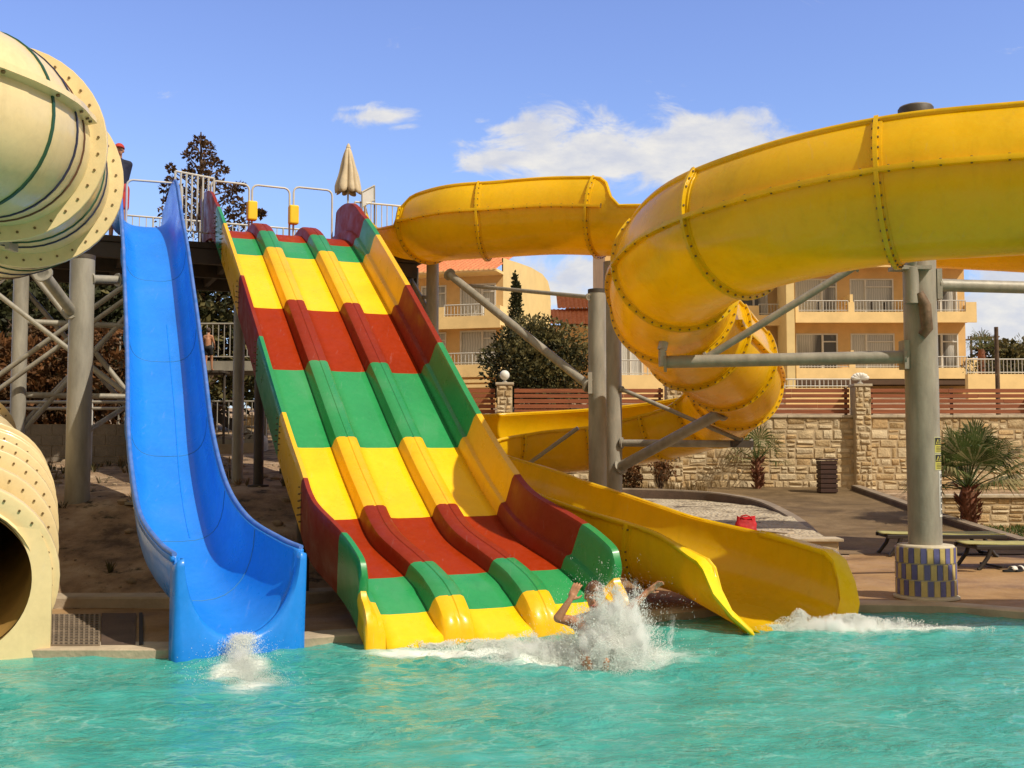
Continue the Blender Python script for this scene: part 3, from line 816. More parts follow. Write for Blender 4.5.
# fat corrugated rings on the lower run
s0, s1 = u2s(14.9), u2s(18.55)
nr = int((s1-s0)/.78)
for i in range(nr+1): tring(at_s(lerp(s0,s1,i/nr)),0,[(-.05,-.004),(-.03,.02),(-.04,.185),(-.03,.20),(.03,.20),(.04,.185),(.03,.02),(.05,-.004)],[M['cream'],M['bolt']],'joint_flange',True,.135,.046)
# lengthways seam flange along the upper run
mb = MB(); rows = []; i0 = 0
for i, f in enumerate(fr):
    p, r, up, t, ex, u = f
    if 1.0 < u < 4.14:
        o = r; a = R(14); o2 = r*math.cos(a)+up*math.sin(a); q = t.cross(o2)
        rows.append([p+o2*(ex[0]-.003)+q*.03,p+o2*(ex[0]+.085)+q*.03,p+o2*(ex[0]+.085)-q*.03,p+o2*(ex[0]-.003)-q*.03])
        if i % 2 == 0: rod_bolt(mb,p+o2*(ex[0]+.05),q,.016,.045)
mb.grid(rows); mb.build('seam_flange', [M['cream'],M['bolt']], TB, smooth=30)
# arched end plate at the water
p, r, up, t, ex, u = fr[-1]; fw = V((t.x,t.y,0)).normalized(); rr = fw.cross(V((0,0,1))).normalized()
ri, ro = ex[0]-.03, ex[0]+.13
def arch(rad, nn=60, foot=False):
    out = []
    for k in range(nn+1):
        a = -PI/2+2*PI*k/nn; x, z = rad*math.cos(a), rad*math.sin(a)
        if foot:
            if z < 0: x = math.copysign(rad,x) if abs(x) > 1e-6 else 0; z = -p.z-.15
            if -PI/2+.0 <= a and a < 0: x = rad*min(1,(a+PI/2)/(PI/4)) ; z = -p.z-.15 if a < -PI/4 else lerp(-p.z-.15,0,(a+PI/4)/(PI/4))
            if a > PI: b = a-PI; x = -rad*min(1,(PI/2-b)/(PI/4)); z = -p.z-.15 if b > PI/4 else lerp(0,-p.z-.15,b/(PI/4))
        out.append((x,z))
    return out
A, B = arch(ri), arch(ro,foot=True); Zu = V((0,0,1))
f0 = [p+rr*x+Zu*z for x,z in A]; f1 = [p+fw*.05+rr*x+Zu*z for x,z in A]
g1 = [p+fw*.05+rr*x+Zu*z for x,z in B]; g0 = [p-fw*.12+rr*x+Zu*z for x,z in B]
mb = MB(); mb.grid([f0,f1,g1,g0]); mb.build('end_plate', M['cream'], TB, smooth=40)
# ------------------------------------------------------------------ start platform on its steel tower
O0 = V((-4.05,19.25,0)); Pu = U; Pv = V((-.405,.914,0))
def PP(t, b, z): return O0+Pu*t+Pv*b+V((0,0,z))
TW = thing('slide_tower', 'dark steel start tower with railed platform at the top of the blue and striped slides', 'tower', (-5,19.5,1.3))
ZD = 5.42
mb = MB(); c = PP(-.9,2.0,ZD-.06); mb.obox(c,Pu*3.6,Pv*1.75,V((0,0,.05))); mb.build('platform_deck', M['deck_wood'], TW)
for b in (.35,1.9,3.6):
    mb = MB(); mb.beam(PP(-4.4,b,ZD-.25),PP(2.6,b,ZD-.25),.12,.26); mb.build('deck_beam', M['steel_dk'], TW)
for t in (-4.3,-2.6,-.8,.9,2.5):
    mb = MB(); mb.beam(PP(t,.3,ZD-.23),PP(t,3.7,ZD-.23),.09,.18); mb.build('deck_joist', M['steel_dk'], TW)
cols = [(-4.2,.4),(-4.2,3.5),(-1.9,.4),(-1.9,3.5),(.9,3.5),(2.45,.5),(2.45,3.5)]
for t, b in cols:
    p = PP(t,b,0); g = T(p.x,p.y); mb = MB(); mb.tube((p.x,p.y,g-.3),(p.x,p.y,ZD-.38),.12,.12,14); mb.lathe((p.x,p.y,g-.02),[(.24,0),(.24,.03),(.12,.035)],14)
    mb.build('tower_column', M['steel_dk'] if t > -4 else M['steel'], TW, smooth=40)
def brace(t0,b0,z0,t1,b1,z1,r=.045,m='steel',name='brace',par=None):
    mb = MB(); mb.tube(PP(t0,b0,z0),PP(t1,b1,z1),r,r,10); mb.build(name, M[m], par or TW, smooth=40)
for a in ((-4.2,.4,4.9,-1.9,.4,2.0),(-1.9,.4,4.9,-4.2,.4,2.0),(-4.2,3.5,4.9,-1.9,3.5,2.2),(-1.9,3.5,4.9,-4.2,3.5,2.2),(.9,3.5,5,2.45,3.5,2.6),(2.45,.5,5.0,2.45,3.5,3.0),(2.45,.5,3.6,.9,3.5,3.6),(2.45,.5,4.3,2.45,3.5,4.6)): brace(*a)
for z in (2.7,3.9): brace(-4.2,.4,z,-1.9,.4,z,.05)
# rear and side picket railings
def picket(name, a, b, z, h, mat, par, n=None, bar=.011):
    mb = MB(); a, b = V(a), V(b); Ln = (b-a).length; n = n or max(2,int(Ln/.13))
    for zz, r in ((z+h,.02),(z+.12,.014)): mb.tube(a+V((0,0,zz)),b+V((0,0,zz)),r,r,8)
    for k in range(n+1):
        p = lerp(a,b,k/n); e = k in (0,n) or k % 10 == 0
        mb.tube(p+V((0,0,z if e else z+.12)),p+V((0,0,z+h)),.02 if e else bar,None,6)
    return mb.build(name, M[mat], par, smooth=40)
picket('railing',PP(-4.45,3.7,0),PP(1.45,3.7,0),ZD,1.05,'rail_white',TW)
picket('railing',PP(-4.45,.5,0),PP(-4.45,3.7,0),ZD,1.05,'rail_white',TW)
picket('railing',PP(-1.86,-.1,0),PP(-1.18,.15,0),ZD,1.1,'rail_white',TW,7,.017)
picket('railing',PP(1.5,.7,0),PP(2.45,.7,0),ZD,1.05,'rail_white',TW,9)
# start bars over the lanes: bent tube hoops, two of them with yellow foam pads
def hoop(p0, p1, z0, z1, label, pad=None):
    b = (p0+p1)/2; h = thing('start_bar', label, 'start bar', (b.x,b.y,ZD), 'start bars across the slide lanes')
    d = (p1-p0).normalized(); r = .1; Zv = V((0,0,1)); pts = [p0+Zv*z0]
    for a in (0,30,60,90): pts.append(p0+Zv*(z1-r)+d*r*(1-math.cos(R(a)))+Zv*r*math.sin(R(a)))
    for a in (90,60,30,0): pts.append(p1+Zv*(z1-r)-d*r*(1-math.cos(R(a)))+Zv*r*math.sin(R(a)))
    pts.append(p1+Zv*z0); mb = MB(); mb.polytube(pts,.019,10); mb.build('bent_tube', M['rail_white'], h, smooth=50)
    if pad:
        q, zz = pad; mb = MB(); mb.obox(q+Zv*zz,d*.085,d.cross(Zv)*.08,Zv*.17); mb.build('foam_pad', M['pad_yellow'], h, bevel=.025)
def pt(px, d): return V((X(px,d),d,0))
def zof(py, d): return at(512,py,d).z
hoop(pt(207,19.0),pt(246,19.3),ZD,zof(182,19.1),'white start bar over the left lane, yellow pad on its right post',(pt(249,19.2),zof(211,19.2)))
hoop(pt(249,19.3),pt(287,19.6),ZD,zof(186,19.4),'white start bar over the middle lane, yellow pad on its right post',(pt(291,19.5),zof(215,19.5)))
hoop(pt(291,19.6),pt(330,19.9),ZD,zof(188,19.7),'white start bar over the right lane, without a pad')
hoop(pt(122,18.2),pt(178,18.5),ZD,zof(181,18.3),'white start bar across the top of the blue slide')
# umbrella and sign board standing on the platform
ub = V((X(346,21.6),21.6,ZD))
P = thing('closed_parasol', 'closed beige parasol standing on the start platform', 'parasol', ub)
mb = MB(); mb.tube(ub,ub+V((0,0,zof(145,21.6)-ZD)),.022,.018,10); mb.build('pole', M['rail_white'], P, smooth=40)
mb = MB(); rows = []; zt, zb = zof(147,21.6), zof(194,21.6); sg = 64
for k in range(14):
    t = k/13; rad = lerp(.025,.255,t**.8)*(1+.10*math.sin(t*PI)+.10*noise.noise(V((t*4,0,3)))); row = []
    for j in range(sg):
        a = 2*PI*j/sg; f = abs(math.sin(a*4+.5*math.sin(a*2+1)))**.6; rr = rad*(1-.52*(1-f)*min(1,t*3))*(1+.16*noise.noise(V((math.cos(a)*1.5,math.sin(a)*1.5,t*3))))
        row.append(ub+V((rr*math.cos(a),rr*math.sin(a),lerp(zt,zb,t)-ZD+((.09*(1-f)+.05*noise.noise(V((math.cos(a)*2,math.sin(a)*2,5))))*t**6))))
    rows.append(row)
mb.grid(rows,closed=True); mb.build('folded_canopy', M['canvas'], P, smooth=80, solid=.008)
mb = MB(); mb.lathe(ub+V((0,0,zt-ZD-.02)),[(.05,0),(.035,.05),(.012,.09)],12); mb.build('finial', M['canvas'], P, smooth=50)
sb = V((X(369,20.6),20.6,ZD)); P = thing('sign_board', 'pale framed board leaning at the head of the yellow flume', 'board', sb)
q = [at(*a) for a in ((362,207,20.5),(374.5,200,20.7),(374.5,185.5,20.7),(362,192,20.5))]
mb = MB()
for a, b in zip(q,q[1:]+q[:1]): mb.tube(a,b,.016,.016,6)
mb.tube(q[0],V((q[0].x,q[0].y,ZD-.1)),.016,.016,6); mb.tube(q[1],V((q[1].x,q[1].y,ZD-.1)),.016,.016,6); mb.build('frame', M['steel'], P, smooth=40)
mb = MB(); mb.add([lerp(x_,sum(q,V((0,0,0)))/4,.03)+V((0,.004,0)) for x_ in q],[(0,1,2,3)]); mb.build('panel', simple('pale_panel',(.55,.55,.54),.4,.1), P, solid=.008)
# stairs and landings between the two slides
SX, SY = -6.75, 25.0
ST = thing('stair_tower', 'stair landings with pale picket railings seen between the blue and striped slides', 'stairs', (SX,SY,1.6))
Z1, Z2 = zof(362,SY), zof(440,SY)
for z in (Z1,Z2):
    mb = MB(); mb.box(SX-2.2,SX+1.2,SY,SY+2.2,z-.16,z); mb.build('landing', M['steel_dk'], ST)
    mb = MB(); mb.box(SX-2.2,SX+1.2,SY-.05,SY-.003,z-.2,z+.02); mb.build('landing_edge', M['steel'], ST)
    picket('railing',(SX-2.2,SY+.02,0),(SX+1.1,SY+.02,0),z,.88,'steel_lt',ST)
    picket('railing',(SX+1.15,SY+.05,0),(SX+1.15,SY+2.1,0),z,.88,'steel_lt',ST)
for k in range(11):
    t = k/10; mb = MB(); zz = lerp(Z2,Z1,t); x = lerp(SX+1.0,SX-2.1,t); mb.box(x-.16,x+.16,SY+1.1,SY+2.1,zz-.04,zz); mb.build('step', M['deck_wood'], ST)
mb = MB(); mb.beam((SX+1.0,SY+1.08,Z2-.15),(SX-2.1,SY+1.08,Z1-.15),.05,.22); mb.build('stringer', M['steel_dk'], ST)
for x, y in ((SX-2.1,SY+.1),(SX+1.1,SY+.1),(SX-2.1,SY+2.1),(SX+1.1,SY+2.1)):
    mb = MB(); mb.tube((x,y,T(x,y)-.2),(x,y,Z1-.1),.08,.08,12); mb.build('tower_column', M['steel_dk'], ST, smooth=40)
# pale stone blocks under the lower landing
for i,(px,py,w,h) in enumerate(((226,466,.62,.40),(251,466,.58,.42))):
    p = at(px,py,23.0); g = T(p.x,p.y); mb = MB(); rows = []
    for k in range(9):
        a = PI*k/8; rows.append([(p.x-math.cos(a)*w*.5,p.y-.25,g-.05+(h*.55+h*.5*math.sin(a)**.7)),(p.x-math.cos(a)*w*.5,p.y+.3,g-.05+(h*.55+h*.5*math.sin(a)**.7))])
    mb.grid(rows); mb.box(p.x-w*.5,p.x+w*.5,p.y-.25,p.y+.3,g-.1,g-.05+h*.55)
    tag(mb.build('stone_block', M['coping'], smooth=40),['pale rounded block below the stairs, next to the blue slide','pale rounded block below the stairs, next to the striped slide'][i],'block')
# handrail running across behind the big left post
P = thing('guard_rail', 'two pipe guard rail on the bank behind the thick left post', 'railing', (-8.5,19.9,1.4))
for z in (zof(402,19.8),zof(408.5,19.8)):
    mb = MB(); mb.tube((-13,19.8,z),(-6.4,19.8,z),.028,.028,8); mb.build('rail', M['steel_lt'], P, smooth=40)
for x in (-11.5,-9.6,X(91,19.8),-6.6):
    mb = MB(); mb.tube((x,19.8,T(x,19.8)-.1),(x,19.8,zof(398,19.8)),.035,.035,8); mb.build('post', M['rail_white'], P, smooth=40)

# ------------------------------------------------------------------ free standing posts that carry tubes and flumes
def post(name, label, x, y, r, ztop, zbase=None, mat='steel', group=None, cap=True, seg=28):
    g = T(x,y) if zbase is None else zbase
    P = thing(name, label, 'post', (x,y,g), group)
    mb = MB(); mb.tube((x,y,g-.2),(x,y,ztop),r,r,seg); mb.build('shaft', M[mat], P, smooth=40)
    if cap:
        mb = MB(); mb.lathe((x,y,ztop),[(r*1.03,-.05),(r*1.03,.008),(r*.5,.02)],seg); mb.build('cap', M['steel_dk'], P, smooth=40)
    return P
def arm(P, a, b, r, name='arm', mat='steel', flange=True):
    mb = MB(); a, b = V(a), V(b); mb.tube(a,b,r,r,14); t = (b-a).normalized()
    if flange:
        for q, s in ((a,1),(b,-1)): mb.tube(q,q+t*s*.03,r*1.6,r*1.6,14)
    return mb.build(name, M[mat], P, smooth=40)
# thick left post
lx, ly = X(79,15.2), 15.2
P = post('support_post', 'thick grey post between the cream tube and the blue slide', lx, ly, .165, zof(256,ly))
arm(P, at(43,273,14.2), at(72,312,15.1), .075, 'arm')
arm(P, at(90,279,15.2), at(119,280,15.6), .06, 'arm')
for a, b in (((-5,292,16.4),(124,392,16.4)),((-5,378,16.6),(124,286,16.6)),((-5,392,17.6),(124,300,17.6)),((86,432,15.4),(124,408,16.2))):
    arm(P, at(*a), at(*b), .038, 'brace', 'steel', False)
mb = MB(); q = at(12,232,9.9); mb.obox(q,(.16,0,0),(0,.10,0),(0,0,.018)); mb.tube(q+V((-.9,.3,-.05)),q+V((.05,0,-.05)),.055,.055,12); mb.obox(q+V((.0,-.0,-.09)),(.02,0,0),(0,.09,0),(0,0,.08))
mb.build('tube_bracket', M['steel_lt'], P, smooth=40)
# slim columns near the striped slide
sx_, sy_ = X(238,16.8), 16.8
post('support_post','slim grey post between the blue and striped slides',sx_,sy_,.085,zof(285,sy_),cap=False)
# post left of the far flume start
p0 = V((X(432,20.3),20.3,0))
P = post('support_post','grey post under the start of the yellow flume, in front of the cream gabled house',p0.x,p0.y,.115,zof(256,20.3),mat='steel')
arm(P, at(432,318,20.3), at(404,268,20.9), .05, 'arm'); arm(P, at(432,298,20.3), at(398,294,21.2), .035, 'arm'); arm(P, at(428,318,20.3), at(405,340,21.4), .035,'arm','steel_dk')
mb = MB(); a = at(416,268,20.8); mb.tube(a,at(416,352,20.8),.05,.05,10); mb.build('upright', M['steel_dk'], P, smooth=40)
# twin posts
a1 = V((X(597.5,16.6),16.6,0)); a2 = V((X(613,18.4),18.4,0))
P = post('support_post','left of the twin grey posts, capped, carrying the long diagonal strut',a1.x,a1.y,.135,zof(290,16.6))
arm(P, at(589,386,16.5), at(449,274,18.9), .068, 'diagonal_strut')
arm(P, at(589,297,16.5), at(462,285,19.2), .033, 'strut')
mb = MB(); q = at(590,383,16.48); mb.obox(q,(.03,0,0),(0,.05,0),(0,0,.16)); mb.build('gusset', M['steel_lt'], P)
P = post('support_post','right one of the twin grey posts, reaching up to the far yellow flume',a2.x,a2.y,.15,zof(262,18.4),cap=False)
arm(P, at(620,467,18.3), at(722,412,16.6), .085, 'arm')
arm(P, at(621,443,18.3), at(752,444,17.4), .06, 'arm')
arm(P, at(621,389,18.3), at(742,441,17.3), .035, 'brace')
mb = MB(); q = at(611,280,18.3); mb.tube(V((a2.x,a2.y,q.z-.25)),V((a2.x,a2.y,q.z-.2)),.22,.22,20); mb.build('saddle_plate', M['steel_dk'], P, smooth=40)
mb = MB(); q = at(742,444,17.3); mb.obox(q,(.16,0,0),(0,.12,0),(0,0,.05)); mb.build('saddle_plate', M['steel_dk'], P)
# lower flume brackets standing in front of the return run
P = post('support_post','short post hidden under the return run of the yellow flume',X(548,20.2),20.2,.09,1.62,cap=False)
arm(P, at(528,464,19.3), at(578,428,18.9), .035, 'brace','steel',False)
# the tall post on the right with its tiled foot
tx_, ty_ = X(922.5,13.0), 13.0
P = post('support_post','tall thick grey post on the right with a blue and yellow tiled foot',tx_,ty_,.19,zof(107,13.0),.08,'steel',None,False,36)
mb = MB(); zt = zof(109,13.0)
mb.lathe((tx_,ty_,zt-.10),[(.205,0),(.205,.10),(.195,.112),(.17,.112),(.17,.02)],36,cap=False); mb.build('collar', M['steel_dk'], P, smooth=40)
zc = zof(268,12.8)
mb = MB(); mb.obox((tx_-.17,ty_-.16,zc),(.22,0,0),(0,.11,0),(0,0,.022)); mb.tube((tx_-.17,ty_-.20,zc-.42),(tx_-.17,ty_-.20,zc),.085,.085,14); mb.tube((tx_-.17,ty_-.20,zc),(tx_-.17,ty_-.28,zc+.16),.06,.06,10)
mb.build('saddle_bracket', M['steel'], P, smooth=40)
mb = MB(); mb.polytube([(tx_-.10,ty_-.23,zc-.30),(tx_-.03,ty_-.24,zc-.45),(tx_-.01,ty_-.23,zc-.72),(tx_-.06,ty_-.2,zc-.80)],[.06,.07,.07,.05],12); mb.build('rusty_elbow', simple('rusty_steel',(.20,.13,.08),.7,.5,9,.3,20,.2), P, smooth=60)
arm(P, at(664,362,13.5), (tx_-.19,ty_,zof(357,13)), .078, 'lower_arm')
mb = MB(); mb.obox((tx_-.2,ty_,zof(355,13)),(.03,0,0),(0,.10,0),(0,0,.17)); mb.build('weld_plate', M['steel'], P)
arm(P, at(706,358,13.45), at(856,266,12.9), .045, 'diagonal_arm')
arm(P, (tx_+.19,ty_,zof(285,13)), (9.3,13.8,zof(284,13)), .075, 'outer_arm')
mb = MB(); mb.obox((tx_+.2,ty_,zof(285,13)),(.03,0,0),(0,.11,0),(0,0,.18)); mb.build('weld_plate', M['steel'], P)
q = at(662,358,13.5); mb = MB(); mb.obox(q,(.03,0,0),(0,.10,0),(0,0,.10)); mb.tube(q+V((0,0,.1)),q+V((.05,.02,.30)),.06,.06,10); mb.build('saddle_plate', M['steel_lt'], P, smooth=40)
# tiled foot: rows of upright mosaic tiles
M['tile_y'] = simple('yellow_tile',(.56,.44,.17),.35,.2,12); M['tile_b'] = simple('violet_blue_tile',(.13,.13,.32),.35,.2,12); M['grout'] = simple('grout',(.56,.50,.38),.9,.15,10)
FO = MB(); zz0, hh = .08, .60; rb, rt = .335, .322
FO.lathe((tx_,ty_,zz0),[(.37,0),(.37,.02),(.345,.03),(rb,.035),(rt,hh),(rt-.01,hh+.015),(.19,hh+.02)],40)
nt_ = 30; rnd = random.Random(8)
for row in range(3):
    z0_, z1_ = zz0+.045+row*.187, zz0+.045+row*.187+.172
    for k in range(nt_):
        a0, a1 = (k+.06+.5*row)*2*PI/nt_, (k+.94+.5*row)*2*PI/nt_; rr = rb+.006+rnd.uniform(0,.003)
        P4 = [V((tx_+rr*math.cos(a),ty_+rr*math.sin(a),z)) for a,z in ((a0,z0_),(a1,z0_),(a1,z1_),(a0,z1_))]
        Q4 = [V((tx_+(rr-.012)*math.cos(a),ty_+(rr-.012)*math.sin(a),z)) for a,z in ((a0,z0_),(a1,z0_),(a1,z1_),(a0,z1_))]
        FO.add(P4+Q4,[(0,1,2,3),(0,4,5,1),(1,5,6,2),(2,6,7,3),(3,7,4,0)],2 if (k+row) % 2 else 1)
FO.build('tiled_foot',[M['grout'],M['tile_y'],M['tile_b']],P)
# stickers on the post, wrapped round its right hand side
def patch(a0, a1, z0, z1, mats, cells, rr=.193):
    """curved sticker: cells = list of (u0,u1,v0,v1,mi)"""
    mb = MB(); rows = []
    for (u0,u1,v0,v1,mi,lift) in cells:
        A = [lerp(a0,a1,lerp(u0,u1,k/6)) for k in range(7)]; r_ = rr+lift
        mb.grid([[V((tx_+r_*math.cos(a),ty_+r_*math.sin(a),lerp(z0,z1,v0))) for a in A],[V((tx_+r_*math.cos(a),ty_+r_*math.sin(a),lerp(z0,z1,v1))) for a in A]],mi=mi)
    return mb
M['st_yellow'] = simple('sticker_yellow',(.52,.47,.08),.5,.1); M['st_black'] = simple('sticker_black',(.02,.02,.02),.5,.1); M['st_white'] = simple('sticker_white',(.62,.62,.58),.5,.1); M['st_green'] = simple('sticker_pale',(.60,.60,.33),.5,.1)
sm = [M['st_yellow'],M['st_black'],M['st_white'],M['st_green']]
def triangle(mb, a0, a1, z0, z1, u, v, w, h, mi, lift):
    r_ = .193+lift; f = lambda uu,vv: V((tx_+r_*math.cos(lerp(a0,a1,uu)),ty_+r_*math.sin(lerp(a0,a1,uu)),lerp(z0,z1,vv)))
    mb.add([f(u-w/2,v),f(u,v),f(u+w/2,v),f(u,v+h)],[(0,1,3),(1,2,3)],mi)
for (py0,py1) in ((453,437),(470,454)):
    z0_, z1_ = zof(py0,12.87), zof(py1,12.87); A0, A1 = R(-70),R(-14)
    cells = [(0,1,0,1,3,0),(.04,.96,.04,.5,0,.0015),(.04,.96,.5,.96,1,.0015)]+[(.12,.88,.10+.09*i,.135+.09*i,1,.003) for i in range(4)]+[(.5,.9,.6+.1*i,.64+.1*i,0,.003) for i in range(3)]
    mb = patch(A0,A1,z0_,z1_,sm,cells); triangle(mb,A0,A1,z0_,z1_,.27,.56,.36,.34,0,.0035); triangle(mb,A0,A1,z0_,z1_,.27,.59,.18,.2,1,.005)
    mb.build('warning_sticker',sm,P)
z0_, z1_ = zof(517,12.87), zof(471,12.87); A0, A1 = R(-52),R(-5)
cells = [(0,1,0,1,2,0)]
for i in range(7):
    v = .06+.13*i; cells += [(.25,.40,v,v+.09,1,.002),(.40,.62,v+.07,v+.09,1,.002),(.62,.74,v+.02,v+.06,1,.002)]
cells += [(.8,.83,.05,.95,1,.002),(.1,.13,.05,.95,1,.002)]
patch(A0,A1,z0_,z1_,sm,cells).build('notice_sticker',sm,P)
# ------------------------------------------------------------------ hotel and houses up the slope
def glass_mat():
    m, nt, b = _nodes('curtained_glass')
    p = pos_node(nt); wv = N(nt,'ShaderNodeTexWave'); wv.inputs['Scale'].default_value = 2.6; wv.inputs['Distortion'].default_value = 3; wv.inputs['Detail'].default_value = 2; L(nt,p,wv.inputs['Vector'])
    c = ramp_n(nt,wv.outputs['Fac'],[(.2,(.44,.43,.40)),(.8,(.57,.56,.52))])
    k = ramp_n(nt,noise_n(nt,pos_node(nt,(.5,.5,.12)),1.0,2,.5),[(.52,(0,0,0)),(.60,(1,1,1))])
    c = mix_n(nt,k,c,(.08,.07,.06)); L(nt,c,b.inputs['Base Color']); b.inputs['Roughness'].default_value = .08; return m
M['glass'] = glass_mat()
M['glass_dark'] = simple('dark_glass',(.05,.055,.06),.06,.3,.7)
M['roof_edge'] = simple('roof_edge',(.10,.055,.03),.8,.2)
class Facade:
    """local frame: x along the facade, y out of it (towards the viewer), z up"""
    def __init__(s, root, o, ux):
        s.root = root; ux = V((ux[0],ux[1],0)).normalized(); n = V((ux.y,-ux.x,0))
        s.M = Matrix(((ux.x,n.x,0,o[0]),(ux.y,n.y,0,o[1]),(0,0,1,o[2]),(0,0,0,1)))
    def mb(s): return MB(s.M)
    def window(s, x0, x1, z0, z1, split=.5, curtain=True, door=True):
        m = s.mb(); f = .07; y = .03
        for a,b,c,d in ((x0,x0+f,z0,z1),(x1-f,x1,z0,z1),(x0+f,x1-f,z1-f,z1),(x0+f,x1-f,z0,z0+f)): m.box(a,b,-.12,y,c,d)
        xm = lerp(x0,x1,split); m.box(xm-.05,xm+.05,-.10,y-.005,z0+f,z1-f)
        if door: m.box(xm+.05,x1-f,-.1,y-.01,lerp(z0,z1,.80)-.03,lerp(z0,z1,.80)+.03)
        w = m.build('window', M['white_paint'], s.root)
        m = s.mb(); m.box(x0+f,xm-.05,-.09,-.07,z0+f,z1-f); m.box(xm+.05,x1-f,-.09,-.07,z0+f,z1-f)
        # the pane belongs to its window
        o = m.build('pane', M['glass'] if curtain else M['glass_dark'], w)
        m = s.mb(); m.box(x0-.06,x1+.06,.0,.06,z0-.07,z0-.003); m.build('sill', M['white_paint'], w)
    def railing(s, x0, x1, y, z0, z1, par):
        m = s.mb(); m.tube((x0,y,z1),(x1,y,z1),.03,.03,6); m.tube((x0,y,z0+.08),(x1,y,z0+.08),.022,.022,6); n = max(3,int((x1-x0)/.16))
        for k in range(n+1):
            x = lerp(x0,x1,k/n); m.tube((x,y,z0),(x,y,z1),.028 if k % 8 == 0 or k == n else .016,None,5)
        m.build('railing', M['rail_white'], par)
    def balcony(s, x0, x1, out, z, h, openings, mat='stucco_band'):
        """solid parapet with white railing openings"""
        m = s.mb(); m.box(x0,x1,.002,out-.102,z-.16,z); m.box(x0,x1,out-.1,out,z-.28,z+.28)
        cuts = sorted(openings); x = x0
        for a,b in cuts+[(x1,x1)]:
            if a-x > .02: m.box(x,a,out-.099,out-.001,z+.281,z+h)
            x = b
        for xx in (x0,x1): 
            a,b = (xx+.002,xx+.1) if xx == x0 else (xx-.1,xx-.002); m.box(a,b,.003,out-.101,z+.002,z+h-.004)
        bl = m.build('balcony', M[mat], s.root)
        for a,b in cuts: s.railing(a,b,out-.05,z+.281,z+h+.08,bl)
        return bl
def wall_with_holes(m, x0, x1, z0, z1, holes, y0, y1):
    """holes: (xa,xb,za,zb) – simple grid cut"""
    xs_ = sorted(set([x0,x1]+[h[0] for h in holes]+[h[1] for h in holes])); zs_ = sorted(set([z0,z1]+[h[2] for h in holes]+[h[3] for h in holes]))
    for a,b in zip(xs_,xs_[1:]):
        for c,d in zip(zs_,zs_[1:]):
            if not any(h[0] <= (a+b)/2 <= h[1] and h[2] <= (c+d)/2 <= h[3] for h in holes):
                m.add([(a,y1,c),(b,y1,c),(b,y1,d),(a,y1,d)],[(0,1,2,3)])
    for a,b,c,d in holes:
        m.add([(a,y1,c),(b,y1,c),(b,y0,c),(a,y0,c)],[(0,1,2,3)]); m.add([(a,y1,d),(b,y1,d),(b,y0,d),(a,y0,d)],[(3,2,1,0)])
        m.add([(a,y1,c),(a,y1,d),(a,y0,d),(a,y0,c)],[(0,1,2,3)]); m.add([(b,y1,c),(b,y1,d),(b,y0,d),(b,y0,c)],[(3,2,1,0)])
def tile_roof(m, o, ux, us, w, ln, n=None):
    """pantile roof sheet: o eave corner, ux along eave, us up the slope"""
    o, ux, us = V(o), V(ux).normalized(), V(us).normalized(); nn = ux.cross(us).normalized()
    nx_ = int(w/.06); rows = []; nr_ = int(ln/.34)
    for r in range(nr_+1):
        for e in (0,1):
            s = (r+e*.98)*.34; lift = .05*(1-e)
            if s > ln: continue
            rows.append([o+ux*(w*k/nx_)+us*s+nn*(.045*abs(math.sin(PI*k/4.0))+lift+.012*noise.noise(V((k//4,r,1)))) for k in range(nx_+1)])
    m.grid(rows)
# hotel
HD = 58.0; hs = HD/F
hx = lambda px: (px-512)*hs
hz = lambda py: at(512,py,HD).z
HT = thing('hotel', 'ochre hotel of stacked balconies with white railings behind the winding yellow flume', 'hotel', (hx(880),HD,4.5))
fa = Facade(HT,(hx(787),HD,0),(1,0)); x0h = hx(787)
fx = lambda px: hx(px)-x0h
FLZ = [hz(375),hz(320)]; st = FLZ[1]-FLZ[0]; FLZ.append(FLZ[1]+st)
holes = []; wins = []
for i, z in enumerate(FLZ):
    for a,b,sp in ((797,839,.64),(852,896,.36),(930,960,.45)):
        wins.append((fx(a),fx(b),z+.05,z+.05+2.15,sp)); holes.append((fx(a),fx(b),z+.05,z+2.2))
TOP = FLZ[2]+st-.1
m = fa.mb(); wall_with_holes(m,0,fx(967.5),4.2,TOP,holes,-.12,0)
m.add([(fx(967.5),0,4.2),(fx(967.5),-11,4.2),(fx(967.5),-11,TOP),(fx(967.5),0,TOP)],[(0,1,2,3)]); m.add([(0,-.2,TOP),(fx(967.5),-.2,TOP),(fx(967.5),-11,TOP),(0,-11,TOP)],[(0,1,2,3)])
m.add([(0,-11,4.2),(fx(967.5),-11,4.2),(fx(967.5),-11,TOP),(0,-11,TOP)],[(3,2,1,0)])
m.build('wall', M['stucco'], HT)
for a in wins: fa.window(a[0],a[1],a[2],a[3],a[4])
for i, z in enumerate(FLZ):
    fa.balcony(fx(791),fx(905),1.25,z,.78,[(fx(794),fx(843)),(fx(849),fx(902))])
    fa.balcony(fx(907),fx(968.5),1.35,z,.78,[(fx(925),fx(958))])
for i, z in enumerate(FLZ):
    m = fa.mb(); m.box(fx(845),fx(848),.0,1.2,z+.79,z+1.2); m.build('party_screen', M['stucco_band'], HT)
m = fa.mb(); m.box(-.3,.12,-.5,1.4,4.2,TOP+.2); m.build('pilaster', M['stucco_cream'], HT)
m = fa.mb(); m.box(.13,fx(969),.003,1.3,hz(386),hz(381)); m.build('canopy', M['roof_edge'], HT)
m = fa.mb(); m.box(-.4,fx(970),-.4,1.7,TOP,TOP+.22); m.build('roof_slab', M['stucco_band'], HT)
m = fa.mb(); tile_roof(m,(-.4,1.75,TOP+.25),(1,0,0),(0,-1,.32),fx(970)+.4,6.2); m.build('roof', M['tile_roof'], HT)
